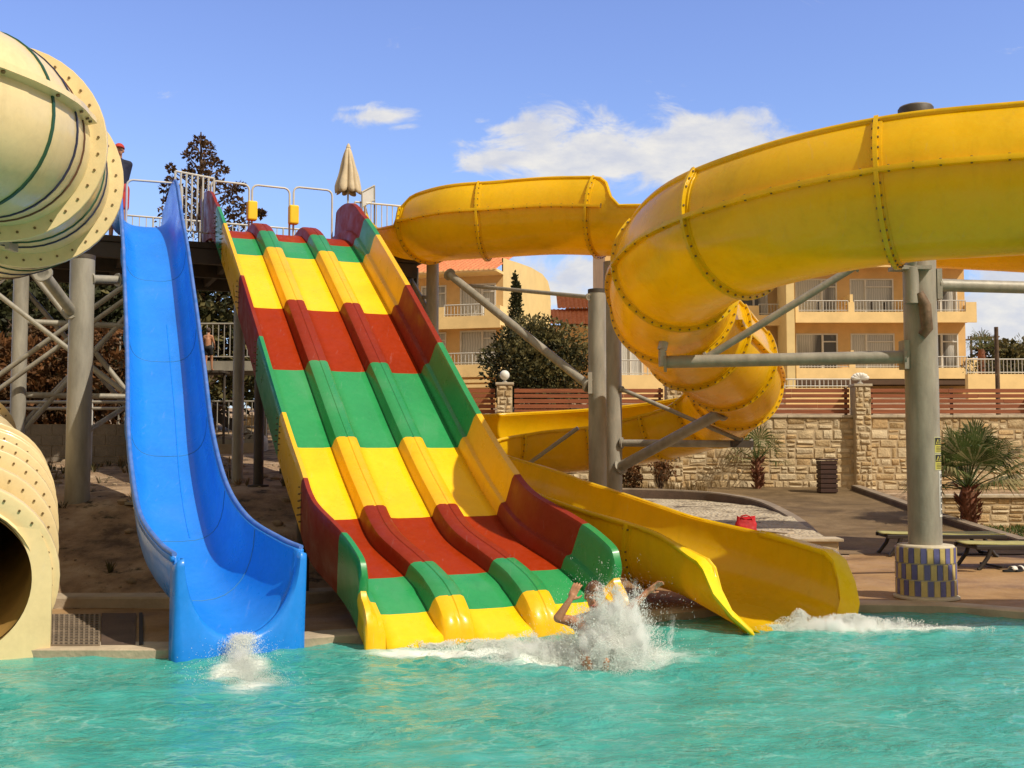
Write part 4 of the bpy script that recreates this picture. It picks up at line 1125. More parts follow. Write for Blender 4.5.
# recessed wing left of the pilaster
fb = Facade(HT,(hx(618),HD+1.6,0),(1,0)); gx = lambda px: (px-618)*(HD+1.6)/F
wn = []
for z in FLZ: wn += [(gx(737),gx(772),z+.05,z+2.2,.6),(gx(698),gx(722),z+.05,z+2.2,.5),(gx(624),gx(646),z+.05,z+2.2,.45),(gx(660),gx(684),z+.05,z+2.2,.5)]
m = fb.mb(); wall_with_holes(m,-.5,gx(786),4.2,TOP,[w_[:4] for w_ in wn],-.12,0)
m.add([(-.5,0,4.2),(-.5,-9,4.2),(-.5,-9,TOP),(-.5,0,TOP)],[(0,1,2,3)]); m.build('wall', M['stucco'], HT)
for a in wn: fb.window(*a)
for z in FLZ: fb.balcony(gx(700),gx(784),1.5,z,.78,[(gx(757),gx(778))])
m = fb.mb(); tile_roof(m,(-.6,.6,TOP+.1),(1,0,0),(0,-1,.32),gx(786)+.6,5); m.build('roof', M['tile_roof'], HT)
for i,x in enumerate((fx(815),fx(868),fx(882))):
    m = fa.mb(); z = FLZ[1]; m.box(x,x+.5,.55,.95,z+.38,z+.43)
    for a in (.03,.44):
        for b in (.58,.90): m.box(x+a,x+a+.04,b,b+.04,z,z+.379)
    m.box(x,x+.05,.55,.95,z+.431,z+.85)
    tag(m.build('balcony_chair', M['plastic_dk']),['dark chair on the upper left hotel balcony','dark chair on the upper middle hotel balcony, left of two','dark chair on the upper middle hotel balcony, right of two'][i],'chair')
# cream gabled house on the left
GD = 50.0; go = at(503,400,GD); s_dir = V((.276,.961,0)); f_dir = V((-.961,.276,0))
HS = thing('gabled_house', 'cream house with terracotta roof and two rows of balconies right of the striped slide', 'house', (go.x,go.y,3.8))
ux = -f_dir; Lf = 8.4
fc = Facade(HS,(go.x-ux.x*Lf,go.y-ux.y*Lf,0),(ux.x,ux.y)); gz = lambda py: at(512,py,GD).z
lx_ = lambda px: Lf-(503-px)*GD/F*1.06
Fz = [gz(372),gz(324)]; TOPH = gz(275)
wn = []
for z in Fz: wn += [(lx_(460),lx_(496),z+.05,z+(1.95 if z == Fz[0] else 1.9),.62),(lx_(420),lx_(446),z+.05,z+1.9,.5)]
m = fc.mb(); wall_with_holes(m,0,Lf,3.4,TOPH,[w_[:4] for w_ in wn],-.12,0); m.build('wall', M['stucco'], HS)
for a in wn: fc.window(*a)
for z in Fz: fc.balcony(.3,Lf+.2,1.15,z,.72,[(lx_(452),lx_(492))] if z == Fz[1] else [(lx_(452),Lf+.05)])
m = fc.mb()   # gable end wall with its stepped curved outline
depth = 9.0
gq = lambda f_,py: (depth*f_, at(512,py,GD+.961*depth*f_).z)
gp = [(0,3.4),(depth,3.4),gq(1,305),gq(.985,290),gq(.93,281),gq(.8,274),gq(.55,267.5),gq(.3,263),gq(0,258)]
m.add([(Lf+.003,-a,b) for a,b in gp],[tuple(range(len(gp)))]); m.add([(Lf-.06,-a,b) for a,b in gp],[tuple(range(len(gp)))[::-1]])
for (a,b),(c,d) in zip(gp[1:],gp[2:]): m.add([(Lf+.003,-a,b),(Lf+.003,-c,d),(Lf-.06,-c,d),(Lf-.06,-a,b)],[(0,1,2,3)])
m.build('gable_wall', M['stucco_cream'], HS)
m = fc.mb(); m.box(-.2,Lf+.05,.002,1.2,TOPH,TOPH+.12); m.build('eave', M['stucco_band'], HS)
m = fc.mb(); tile_roof(m,(-.3,1.25,TOPH+.14),(1,0,0),(0,-1,.36),Lf+.3,4.6); m.build('roof', M['tile_roof'], HS)
m = fc.mb(); m.add([(-.2,-depth,3.4),(Lf,-depth,3.4),(Lf,-depth,TOPH),(-.2,-depth,TOPH)],[(3,2,1,0)]); m.add([(-.001,0,3.4),(-.001,-depth,3.4),(-.001,-depth,TOPH),(-.001,0,TOPH)],[(0,1,2,3)]); m.build('wall', M['stucco'], HS)
m = fc.mb()
for i in range(5): m.box(lx_(462),lx_(500),1.6,1.66,3.9+i*.22,3.9+i*.22+.14)
m.build('garden_screen', M['stucco_band'], HS)
# small distant house with red roofs
SD = 64.0
SH = thing('small_house', 'small distant house with red tiled roofs between the cream house and the twin posts', 'house', (X(585,SD),SD,5))
fs_ = Facade(SH,(X(566,SD),SD,0),(1,0)); q = lambda px: (px-566)*SD/F; zz = lambda py: at(512,py,SD).z
m = fs_.mb(); wall_with_holes(m,0,q(612),4,zz(308),[(q(573),q(585),zz(321),zz(313))],-.1,0); m.add([(0,0,4),(0,-5,4),(0,-5,zz(308)),(0,0,zz(308))],[(0,1,2,3)]); m.build('wall', M['stucco'], SH)
fs_.window(q(573),q(585),zz(321),zz(313),.5)
m = fs_.mb(); tile_roof(m,(-.5,.5,zz(308)),(1,0,0),(0,-1,.55),q(612)+1,2.2); m.build('roof', M['tile_roof'], SH)
m = fs_.mb(); tile_roof(m,(q(546),2.2,zz(327)),(1,0,0),(0,-1,.5),q(612)-q(546),2.4); m.build('porch_roof', M['tile_roof'], SH)
m = fs_.mb(); m.box(q(548),q(610),.3,2.0,4.2,zz(329)); m.build('porch', M['stucco'], SH)
# terraces with railings beside the hotel
def terrace(px0, px1, D, pyr, pyt, pyb, label):
    P = thing('terrace_wall', label, 'wall', (X((px0+px1)/2,D),D,3.5)); f_ = Facade(P,(X(px0,D),D,0),(1,0)); w_ = (px1-px0)*D/F; z = lambda py: at(512,py,D).z
    m = f_.mb(); m.box(0,w_,-.3,0,3.0,z(pyt)); m.build('parapet', M['stucco_band'], P); f_.railing(0,w_,-.15,z(pyt),z(pyr),P)
terrace(969,1160,47,359,374,392,'ochre terrace wall with white railing at the right edge, beyond the fence')
terrace(617,664,46,360,375,392,'ochre terrace wall with railing seen between the twin posts and the yellow flume bend')
terrace(786,852,40,379,388,392,'low ochre terrace wall topped by a white rail left of the shell lamp')
# slender poles
wp = V((X(998.5,33),33,2.7)); m = MB(); m.tube(wp,(wp.x,wp.y,at(512,327,33).z),.07,.06,10)
tag(m.build('wooden_pole', M['bark'], smooth=40),'plain brown wooden pole rising behind the fence at the far right','pole')
for i,(px,py,D) in enumerate(((973,336,90),(987,334,95))):
    b = V((X(px,D),D,4.9)); zt = at(512,py,D).z; P = thing('utility_pole',['distant utility pole just right of the hotel','distant utility pole left of the wooden pole, with wider crossarm'][i],'pole',b)
    m = MB(); m.tube(b,(b.x,b.y,zt),.14,.10,8); m.build('pole', M['bark'], P, smooth=40)
    m = MB(); w_ = (.9,1.2)[i]; m.beam((b.x-w_,b.y-.12,zt-.35),(b.x+w_,b.y-.12,zt-.25),.12,.12)
    for k in (-.8,-.3,.3,.8): m.tube((b.x+k*w_,b.y-.12,zt-.27),(b.x+k*w_,b.y-.12,zt-.02),.05,.05,6)
    m.build('crossarm', M['bark'], P)
# ------------------------------------------------------------------ vegetation
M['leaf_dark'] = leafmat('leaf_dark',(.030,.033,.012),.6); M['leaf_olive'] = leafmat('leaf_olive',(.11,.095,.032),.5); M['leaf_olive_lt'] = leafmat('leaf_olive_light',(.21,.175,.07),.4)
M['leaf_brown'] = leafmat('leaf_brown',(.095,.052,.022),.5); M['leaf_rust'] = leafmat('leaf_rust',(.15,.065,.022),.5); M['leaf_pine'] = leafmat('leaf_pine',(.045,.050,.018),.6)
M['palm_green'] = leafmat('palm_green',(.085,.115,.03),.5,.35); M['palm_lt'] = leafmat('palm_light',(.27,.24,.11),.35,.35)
def leaf(mb, p, d, s, w, mi):
    """pointed leaf-sized face with a slight fold"""
    d = d.normalized(); n = d.cross(V((random.uniform(-1,1),random.uniform(-1,1),random.uniform(-1,1))))
    if n.length < 1e-3: return
    n.normalize(); f = d.cross(n)*s*.12
    a, b = p, p+d*s; m_ = p+d*s*.45
    mb.add([a,m_+n*w+f,b,m_-n*w+f],[(0,1,2,3)],mi)
def clump(mb, c, rad, n, size, mis, up=.2, shell=.55):
    c = V(c); rx, ry, rz = rad
    for _ in range(n):
        while True:
            q = V((random.uniform(-1,1),random.uniform(-1,1),random.uniform(-1,1)))
            if .05 < q.length < 1: break
        if random.random() < shell: q = q.normalized()*random.uniform(.75,1.05)
        q2 = q*(1+.35*noise.noise(V((q.x*2.1+c.x,q.y*2.1+c.y,q.z*2.1+c.z))))
        p = c+V((q2.x*rx,q2.y*ry,q2.z*rz))
        d = (q.normalized()*.8+V((random.gauss(0,.6),random.gauss(0,.6),random.gauss(0,.5)+up)))
        s = size*random.uniform(.6,1.35)
        # sunlit upper right painted in: lighter leaves there, darker ones low left
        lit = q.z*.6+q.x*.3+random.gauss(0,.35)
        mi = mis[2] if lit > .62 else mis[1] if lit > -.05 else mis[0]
        leaf(mb,p,d,s,s*random.uniform(.22,.36),mi)
def limb(mb, a, b, r0, r1, wob=.15, n=6):
    a, b = V(a), V(b); pts = []; L_ = (b-a).length
    for k in range(n+1):
        t = k/n; w_ = math.sin(PI*t)*wob*L_*.3
        pts.append(lerp(a,b,t)+V((noise.noise(V((a.x+t*3,a.y,1)))*w_,noise.noise(V((a.y+t*3,a.x,2)))*w_,0)))
    mb.polytube(pts,[lerp(r0,r1,k/n) for k in range(n+1)],7); return pts
def tree(name, label, cat, base, height, width, mats, nclump, leaves, size, trunk_r, crown_lo=.35, seed=0, shape='round', group=None, mis=(0,1,2)):
    random.seed(seed); base = V(base)
    P = thing(name, label, cat, base, group); tb = MB(); cb = MB()
    top = base+V((random.uniform(-.1,.1)*width,0,height))
    tr = limb(tb, base-V((0,0,.2)), lerp(base,top,.9), trunk_r, trunk_r*.25, .3, 9)
    for k in range(nclump):
        t = (k+random.uniform(.1,.9))/nclump; h = lerp(crown_lo,1.0,t)
        if shape == 'round': prof = math.sin(PI*clamp(.14+.80*t))**.6
        elif shape == 'cone': prof = (1-t)**.8+.12
        else: prof = .35+.65*math.sin(PI*clamp(.1+.85*t))
        a = k*2.4+random.uniform(-.5,.5); rr = width*.5*prof*random.uniform(.35,.95)
        c = lerp(base,top,h)+V((math.cos(a)*rr,math.sin(a)*rr,random.uniform(-.03,.03)*height))
        s0 = lerp(base,top,max(.1,h-.18)); limb(tb,s0,c,trunk_r*.4*(1.1-t),trunk_r*.06,.3,4)
        cr = width*.5*random.uniform(.26,.46)*(.55+.45*prof)
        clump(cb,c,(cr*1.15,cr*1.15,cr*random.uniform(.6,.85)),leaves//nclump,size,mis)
    tb.build('trunk', M['bark'], P, smooth=60); cb.build('crown', mats, P); return P
LD = [M['leaf_dark'],M['leaf_pine'],M['leaf_olive']]; LB = [M['leaf_brown'],M['leaf_brown'],M['leaf_rust']]; LO = [M['leaf_dark'],M['leaf_olive'],M['leaf_olive_lt']]
def gp(px, d): return V((X(px,d),d,T(X(px,d),d)))
def hgt(px, py, d): return at(px,py,d).z-T(X(px,d),d)
# dry conifer behind the start platform: separate tufted limbs with sky between
random.seed(4)
cd_ = 31.0; b = gp(203,cd_); P = thing('conifer_tree','sparse brown conifer rising above the start platform railings','tree',b)
tb = MB(); cb = MB(); tp = at(201,132,cd_); limb(tb,b,tp,.20,.02,.05,12)
for (px,py,r) in ((201,140,6),(193,146,5),(208,147,6),(188,155,6),(199,157,7),(212,156,6),(216,163,6),(205,168,8),(193,168,6),(222,170,5),(185,174,6),(198,180,9),(213,178,8),(171,168,4),(172,180,6),(167,188,7),(178,190,9),(190,194,9),(205,192,10),(221,186,8),(231,190,7),(241,187,5),(226,200,9),(238,203,7),(212,205,10),(196,208,10),(180,206,8),(247,210,6),(168,200,5),(255,213,5),(262,214,4),(232,213,8),(186,217,8),(204,220,10)):
    c = at(px+random.uniform(-1.5,1.5),py,cd_+random.uniform(-1.2,1.2)); r_ = r*cd_/F
    s0 = V((lerp(b.x,tp.x,.9),cd_,c.z-.25-abs(c.x-b.x)*.35)); limb(tb,s0,c,.035,.01,.3,4)
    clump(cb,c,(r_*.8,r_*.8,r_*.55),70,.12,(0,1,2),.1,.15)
for k in range(30):
    z = random.uniform(2,6.2); a = random.uniform(0,6.28); c = V((b.x+math.cos(a)*1.1,cd_+math.sin(a)*1.1,b.z+z)); clump(cb,c,(.5,.5,.35),60,.14,(0,1,2))
tb.build('trunk',M['bark'],P,smooth=60); cb.build('crown',[M['leaf_brown'],M['leaf_brown'],M['leaf_rust']],P)
# dark trees on the left behind the tower
for i,(px,py,d,w,mt,lab) in enumerate((
    (8,268,27,4.2,LD,'dark tree at the left edge behind the thick post'),(58,250,30,4.6,LD,'dark tree behind the crossed steel braces, left of the thick post'),(104,262,28,3.8,LD,'dark tree between the thick post and the blue slide'),
    (214,258,30,4.4,LO,'dark olive tree seen in the gap between the blue and striped slides'),(-48,262,30,4.6,LD,'dark tree mostly outside the left edge'),(158,262,31,4.2,LD,'dark tree hidden behind the blue slide'),(262,280,32,4.4,LO,'olive tree hidden behind the striped slide'))):
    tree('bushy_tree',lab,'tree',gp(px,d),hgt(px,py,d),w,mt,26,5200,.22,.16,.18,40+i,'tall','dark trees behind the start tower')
for i,(px,d,h,w,lab) in enumerate(((12,24.5,2.3,2.6,'rust brown dry shrub at the left edge behind the guard rail'),(48,25.5,2.6,2.6,'rust brown dry shrub behind the guard rail, left of the thick post'),(100,25,2.5,2.6,'rust brown dry shrub between the thick post and the blue slide'),(-22,25,2.4,2.4,'rust brown dry shrub outside the left edge'))):
    tree('dry_shrub',lab,'shrub',gp(px,d),h,w,[M['leaf_brown'],M['leaf_rust'],M['leaf_rust']],16,2600,.16,.06,.12,60+i,'round','dry shrubs behind the guard rail')
# olive bush and cypress in front of the cream house
od = 39.0; tree('olive_tree','wide dense olive green bush in front of the cream gabled house','bush',gp(537,od),hgt(537,330,od),4.1,LO,44,15000,.15,.14,.10,81,'round')
c_ = gp(516,45.5); random.seed(9); P = thing('cypress_tree','slim cypress against the sunlit gable wall','tree',c_); tb = MB(); cb = MB(); h_ = hgt(516,279,45.5); limb(tb,c_,c_+V((0,0,h_)),.08,.015,.1,8)
for k in range(22):
    t = k/21; cz = c_+V((random.uniform(-.08,.08),random.uniform(-.08,.08),h_*lerp(.1,.97,t))); r_ = .42*(1-t)**.7+.07; clump(cb,cz,(r_,r_,.34),150,.13,(0,1,1),.9)
tb.build('trunk',M['bark'],P); cb.build('crown',LD,P)
# hedge and far greenery at the right edge
random.seed(12); cb = MB()
for k in range(40): clump(cb,(X(970,50)+k*.28,50+random.uniform(-.3,.3),at(990,372,50).z+random.uniform(0,.35)),(.3,.3,.3),60,.12,(0,1,2))
tag(cb.build('hedge',LO),'low hedge behind the terrace railing at the right edge','hedge',kind='stuff')
def fan_palm(name, label, base, th, r, crown_r, n, seed, seg=22, group=None, lift=0):
    """trunk with ragged leaf bases; each leaf is a stalk carrying a fan of narrow blades"""
    random.seed(seed); base = V(base); P = thing(name,label,'palm',base,group)
    tb = MB(); rows = []
    tb.lathe(base,[(r*1.25,-.1),(r*1.2,.05),(r*.95,th*.5),(r*1.1,th*.85),(r*.7,th+.05)],14)
    tb.build('trunk',M['palm_bark'],P,smooth=60)
    fb_ = MB()
    for k in range(90):
        a = random.uniform(0,6.28); z = random.uniform(.02,th); p = base+V((math.cos(a)*r,math.sin(a)*r,z)); d = V((math.cos(a)*.7,math.sin(a)*.7,.8)).normalized()
        leaf(fb_,p,d,.16+.08*random.random(),.035,0)
    fb_.build('leaf_bases',M['palm_bark'],P)
    top = base+V((0,0,th))
    for k in range(n):
        az = k*2.399+random.uniform(-.25,.25); el = lerp(1.40,.05,(k/(n-1))**.9)+random.uniform(-.1,.1)
        d = V((math.cos(az)*math.cos(el),math.sin(az)*math.cos(el),math.sin(el))); Ls = crown_r*random.uniform(.42,.56); hub = top+d*Ls
        lm = MB(); lm.polytube([top,top+d*Ls*.5+V((0,0,.02)),hub],[.016,.013,.009],5)
        side = d.cross(V((0,0,1)))
        if side.length < .1: side = V((1,0,0))
        side.normalize(); upv = side.cross(d); bl = crown_r*random.uniform(.46,.58)
        old = k > n*.72
        for j in range(seg):
            a = lerp(-1.75,1.75,j/(seg-1)); v = (d*math.cos(a)+side*math.sin(a)).normalized()+upv*.16*math.cos(a)
            ln = bl*(.62+.38*math.cos(a*.75))*random.uniform(.9,1.05); m_ = hub+v*ln*.6; t_ = hub+v*ln-V((0,0,ln*(.16+.22*random.random())*(1.3 if old else 1)))
            wv = v.cross(upv).normalized()*.013*crown_r
            lm.add([hub,m_+wv,t_,m_-wv],[(0,1,2,3)],1 if (old and random.random() < .6) or random.random() < .3 else 0)
        lm.build('fan_leaf',[M['palm_green'],M['palm_lt']],P)
    return P
pb = V((X(966,22.6),22.6,.05)); fan_palm('fan_palm','fan palm with shaggy reddish trunk right of the tall tiled post',pb,.95,.16,1.62,26,77,30)
fan_palm('fan_palm','small young palm by the stone wall below the lowest flume bend',V((X(757,29.3),29.3,T(X(757,29.3),29.3))),.75,.07,1.15,14,78,14)
fan_palm('fan_palm','tiny distant palm just right of the hotel corner',V((X(983,64),64,4.6)),at(983,350,64).z-4.6,.2,1.5,14,79,12)
random.seed(21)
b = gp(660,28.6); P = thing('dry_plant','withered brown plant by the stone wall right of the twin posts','plant',b); tb = MB(); cb = MB()
for k in range(9):
    e = b+V((random.uniform(-.25,.25),random.uniform(-.2,.2),random.uniform(.5,1.0))); limb(tb,b,e,.022,.006,.4,5); clump(cb,e,(.12,.12,.22),40,.10,(0,0,2),-.2)
tb.build('stem',M['bark'],P); cb.build('foliage',[M['leaf_rust'],M['leaf_rust'],M['leaf_brown']],P)
for i,(px,d) in enumerate(((533,28.6),(515,28.2),(556,28.9),(628,28.9))):
    tree('dry_shrub',['rust coloured low shrub under the yellow return run, nearest its middle','rust coloured low shrub under the yellow return run, at its left end','rust coloured low shrub under the yellow return run, beside the left twin post','rust coloured low shrub just right of the twin posts'][i],'shrub',gp(px,d),.62,.75,[M['leaf_brown'],M['leaf_rust'],M['leaf_rust']],9,900,.09,.02,.1,90+i,'round','rusty shrubs along the foot of the stone wall')
for i,(px,py,d,w) in enumerate(((1003,344,70,5),(1019,349,66,4))):
    tree('bushy_tree',['far bushy tree behind the wooden pole','far bushy tree at the very right edge above the terrace rail'][i],'tree',V((X(px,d),d,4.7)),at(px,py,d).z-4.7,w,LO,18,2600,.3,.16,.3,95+i)
# ------------------------------------------------------------------ loungers and small things on the deck
random.seed(5)
def lounger(label):
    P = thing('sun_lounger',label,'lounger',(0,0,0),'sun loungers on the deck by the ramp')
    Ln, W_, hs_ = 1.9, .66, .32
    m = MB(); m.beam((0,-W_/2,hs_),(Ln,-W_/2,hs_),.045,.06); m.beam((0,W_/2,hs_),(Ln,W_/2,hs_),.045,.06)
    for x in (.05,.65,1.2,1.85): m.beam((x,-W_/2+.023,hs_-.01),(x,W_/2-.023,hs_-.01),.05,.035)
    m.build('frame',M['plastic_dk'],P,bevel=.008)
    for x, s in ((.22,-1),(1.55,1)):
        for y in (-W_/2,W_/2):
            m = MB(); m.polytube([(x,y,hs_-.02),(x+s*.05,y,hs_*.55),(x+s*.16,y,.03),(x+s*.20,y,.005)],[.034,.032,.03,.03],8); m.build('leg',M['plastic_dk'],P,smooth=50)
    for x in (.40,1.75):
        m = MB(); m.beam((x,-W_/2,.03),(x,W_/2,.03),.04,.03); m.build('foot_bar',M['plastic_dk'],P)
    rows = []
    for k in range(25):
        x = Ln*k/24; rows.append([(x,lerp(-W_/2+.02,W_/2-.02,j/8),hs_+.042-.022*math.sin(PI*j/8)-.012*math.sin(PI*k/24)+.004*noise.noise(V((x*6,j,2)))) for j in range(9)])
    m = MB(); m.grid(rows); m.build('sling',M['olive_fabric'],P,smooth=60,solid=.012)
    return P
l1 = lounger('olive sun lounger behind the tiled post foot'); l1.location = (X(879,18.3),18.3,.075); l1.rotation_euler[2] = R(-3)
l2 = copy_tree(l1); l2['label'] = 'olive sun lounger cut off by the right edge, sandals beneath it'; l2.location = (X(962,16.3),16.3,.075); l2.rotation_euler[2] = R(4)
# slatted bin
bx = X(826,28.2); bz = T(bx,28.2)+.03; P = thing('slatted_bin','dark brown slatted wooden bin standing by the stone wall','bin',(bx,28.2,bz))
m = MB(); m.box(bx-.19,bx+.19,28.03,28.4,bz,bz+.80); m.build('bin_body',M['wood_dark'],P)
m = MB()
for k in range(7): m.box(bx-.215,bx+.215,28.0,28.026,bz+.02+k*.118,bz+.02+k*.118+.09)
for k in range(7): m.box(bx-.218,bx-.193,28.03,28.4,bz+.02+k*.118,bz+.02+k*.118+.09); m.box(bx+.193,bx+.218,28.03,28.4,bz+.02+k*.118,bz+.02+k*.118+.09)
m.build('slats',M['wood_dark'],P,bevel=.004)
m = MB(); m.box(bx-.23,bx+.23,27.98,28.43,bz+.83,bz+.87); m.build('lid',M['wood_dark'],P,bevel=.008)
# red beach bag on the gravel
p = at(746,531,18.4); p.z = bedz(p.x,p.y)-.01
P = thing('beach_bag','bright red soft beach bag on the gravel above the yellow slide exit','bag',p)
m = MB(); rows = []
for i in range(13):
    t = i/12; row = []; wd = lerp(.17,.15,t)*(1+.12*math.sin(PI*t)); dp = lerp(.10,.045,t)
    for j in range(40):
        a = 2*PI*j/40; cx, sy = math.cos(a), math.sin(a)
        x = wd*math.copysign(abs(cx)**.7,cx); y = dp*math.copysign(abs(sy)**.7,sy)
        f = 1+.10*noise.noise(V((x*12,y*12,t*4)))
        ear = .05*max(0,abs(cx)-.6)/.4 if t > .85 else 0
        row.append(p+V((x*f,y*f,t*.25*(1+.04*noise.noise(V((x*9,0,1))))+ear-(.03*t if abs(cx) < .5 else 0))))
    rows.append(row)
m.grid(rows,closed=True); m.add(rows[-1],[tuple(range(40))]); m.build('bag_body',M['bag_red'],P,smooth=70)
for s in (-.035,.05):
    m = MB(); m.polytube([p+V((-.10,s,.22)),p+V((-.07,s-.02,.29)),p+V((.0,s-.04,.31)),p+V((.07,s-.02,.28)),p+V((.10,s,.22))],.009,6); m.build('handle',M['bag_red'],P,smooth=60)
# pair of sandals under the right lounger
for i,(px,py,a) in enumerate(((1006,567,.3),(1015,569,.9))):
    d = 15.75+.05*i; c = V((X(px,d),d,.08)); P = thing('sandal',['black and white sandal under the right lounger, left of the pair','black and white sandal under the right lounger, right of the pair'][i],'sandal',c)
    ca, sa = math.cos(a), math.sin(a); tf = lambda x,y,z: c+V((x*ca-y*sa,x*sa+y*ca,z)); m = MB(); o = [(math.cos(t)*(.13),math.sin(t)*.05*(1+.25*math.cos(t))) for t in [2*PI*k/20 for k in range(20)]]
    m.grid([[tf(x,y,.0) for x,y in o],[tf(x,y,.025) for x,y in o]],closed=True); m.add([tf(x,y,.025) for x,y in o],[tuple(range(20))]); m.build('sole',M['cloth_black'],P,smooth=40)
    m = MB(); rows = [[tf(x,.055*math.cos(t),.02+.055*math.sin(t)) for t in [PI*k/10 for k in range(11)]] for x in (.01,.05,.09)]
    m.grid(rows); m.build('strap',M['white_paint'],P,smooth=60,solid=.006)
# ------------------------------------------------------------------ people
def soft_body(name, caps, balls, voxel, mat, parent, smooth_it=6, off=0.0):
    """one continuous skin: tapered limbs and masses fused by a voxel remesh, then relaxed"""
    m = MB()
    for p0, r0, p1, r1 in caps:
        p0, p1 = V(p0), V(p1); n = 6
        m.polytube([lerp(p0,p1,k/n) for k in range(n+1)],[lerp(r0,r1,k/n)+off for k in range(n+1)],16); m.ball(p0,r0+off,14,10); m.ball(p1,r1+off,14,10)
    for c, rr, rot in balls:
        k = MB(); k.ball((0,0,0),tuple(x+off for x in rr),18,12); R3 = rot if rot is not None else Matrix.Identity(3)
        m.add([V(c)+R3 @ V(v) for v in k.v], k.f)
    o = m.build(name, mat, parent, smooth=180)
    md = o.modifiers.new('fuse','REMESH'); md.mode = 'VOXEL'; md.voxel_size = voxel; md.use_smooth_shade = True
    s = o.modifiers.new('relax','SMOOTH'); s.iterations = smooth_it; s.factor = .5
    dg = bpy.context.evaluated_depsgraph_get(); me = bpy.data.meshes.new_from_object(o.evaluated_get(dg)); old = o.data
    o.modifiers.clear(); o.data = me; bpy.data.meshes.remove(old)
    me.polygons.foreach_set('use_smooth',[True]*len(me.polygons)); return o
def rot_from(fwd, up=(0,0,1)):
    f = V(fwd).normalized(); u = V(up); s = f.cross(u).normalized(); u = s.cross(f); return Matrix((s,f,u)).transposed()   # x right, y forward, z up
def head_parts(c, fwd, up, k=1.0):
    """skull, jaw, nose, ears, brow for the remesh"""
    Rm = rot_from(fwd,up); g = lambda x,y,z: V(c)+Rm @ (V((x,y,z))*k)
    return [(g(0,-.01,.02),(.076*k,.095*k,.10*k),Rm),(g(0,.025,-.045),(.056*k,.062*k,.065*k),Rm),(g(0,.097,-.02),(.012*k,.018*k,.022*k),Rm),(g(.078,-.005,-.012),(.010*k,.02*k,.03*k),Rm),(g(-.078,-.005,-.012),(.010*k,.02*k,.03*k),Rm),
            (g(0,.076,.022),(.045*k,.014*k,.010*k),Rm),(g(0,.083,-.062),(.024*k,.010*k,.008*k),Rm)], Rm, g
def face(P, g, Rm, k):
    for s in (-1,1):
        m = MB(); m.ball(g(s*.031,.080,.004),.0125*k,10,8); e = m.build('eye',M['white_paint'],P,smooth=80)
        m = MB(); m.ball(g(s*.031,.0905,.004),.0055*k,8,6); m.build('pupil',M['hair'],e,smooth=80)
    m = MB(); m.polytube([g(-.022,.092,-.062),g(0,.096,-.064),g(.022,.092,-.062)],.0045*k,6); m.build('mouth',M['bag_red'],P,smooth=60)
def hair(P, g, Rm, k, mat, cut=-.1, seed=1):
    m = MB(); rows = []
    for i in range(17):
        a = PI/2-i/16*PI*.78; row = []
        for j in range(36):
            b = 2*PI*j/36; q = V((math.cos(a)*math.cos(b),math.cos(a)*math.sin(b),math.sin(a)))
            face_side = clamp(q.y*1.2)                                   # hairline lifts over the face
            z = max(q.z, lerp(-.75,.38,face_side)) if True else q.z
            s_ = 1.07+.10*noise.noise(V((b*3,i*.9,seed)))
            row.append(g(q.x*.080*s_,q.y*.098*s_-.012,z*.104*s_+.022))
        rows.append(row)
    m.grid(rows,closed=True); return m.build('hair',mat,P,smooth=80)
def hand(wrist, dirv, palm_n, spread=.12, curl=.35, k=1.0, thumb=1):
    """palm plus five tapering, bent fingers"""
    w_ = V(wrist); d = V(dirv).normalized(); n = V(palm_n); n = (n-d*n.dot(d)).normalized(); s = d.cross(n)*thumb
    caps = [(w_,.024*k,w_+d*.045*k,.026*k)]; balls = []
    Rm = Matrix((s,d,n)).transposed(); balls.append((w_+d*.055*k,(.040*k,.048*k,.015*k),Rm))
    for i,(off,ln) in enumerate(((.030,.070),(.010,.080),(-.010,.074),(-.029,.058))):
        b = w_+d*.092*k+s*off*k; a = off*spread*60
        d1 = (d+s*off*spread*70*.35).normalized(); d2 = (d1+n*curl*.7).normalized(); d3 = (d1+n*curl*1.6).normalized()
        p1 = b+d1*ln*.45*k; p2 = p1+d2*ln*.32*k; p3 = p2+d3*ln*.25*k
        caps += [(b-d*.02*k,.0092*k,p1,.0088*k),(p1,.0088*k,p2,.0080*k),(p2,.0080*k,p3,.0070*k)]
    tb_ = w_+d*.025*k+s*.030*k; t1 = tb_+(d*.6+s*.75+n*.2).normalized()*.042*k; t2 = t1+(d*.9+s*.35+n*.3).normalized()*.032*k
    caps += [(tb_,.013*k,t1,.0105*k),(t1,.0105*k,t2,.008*k)]
    return caps, balls
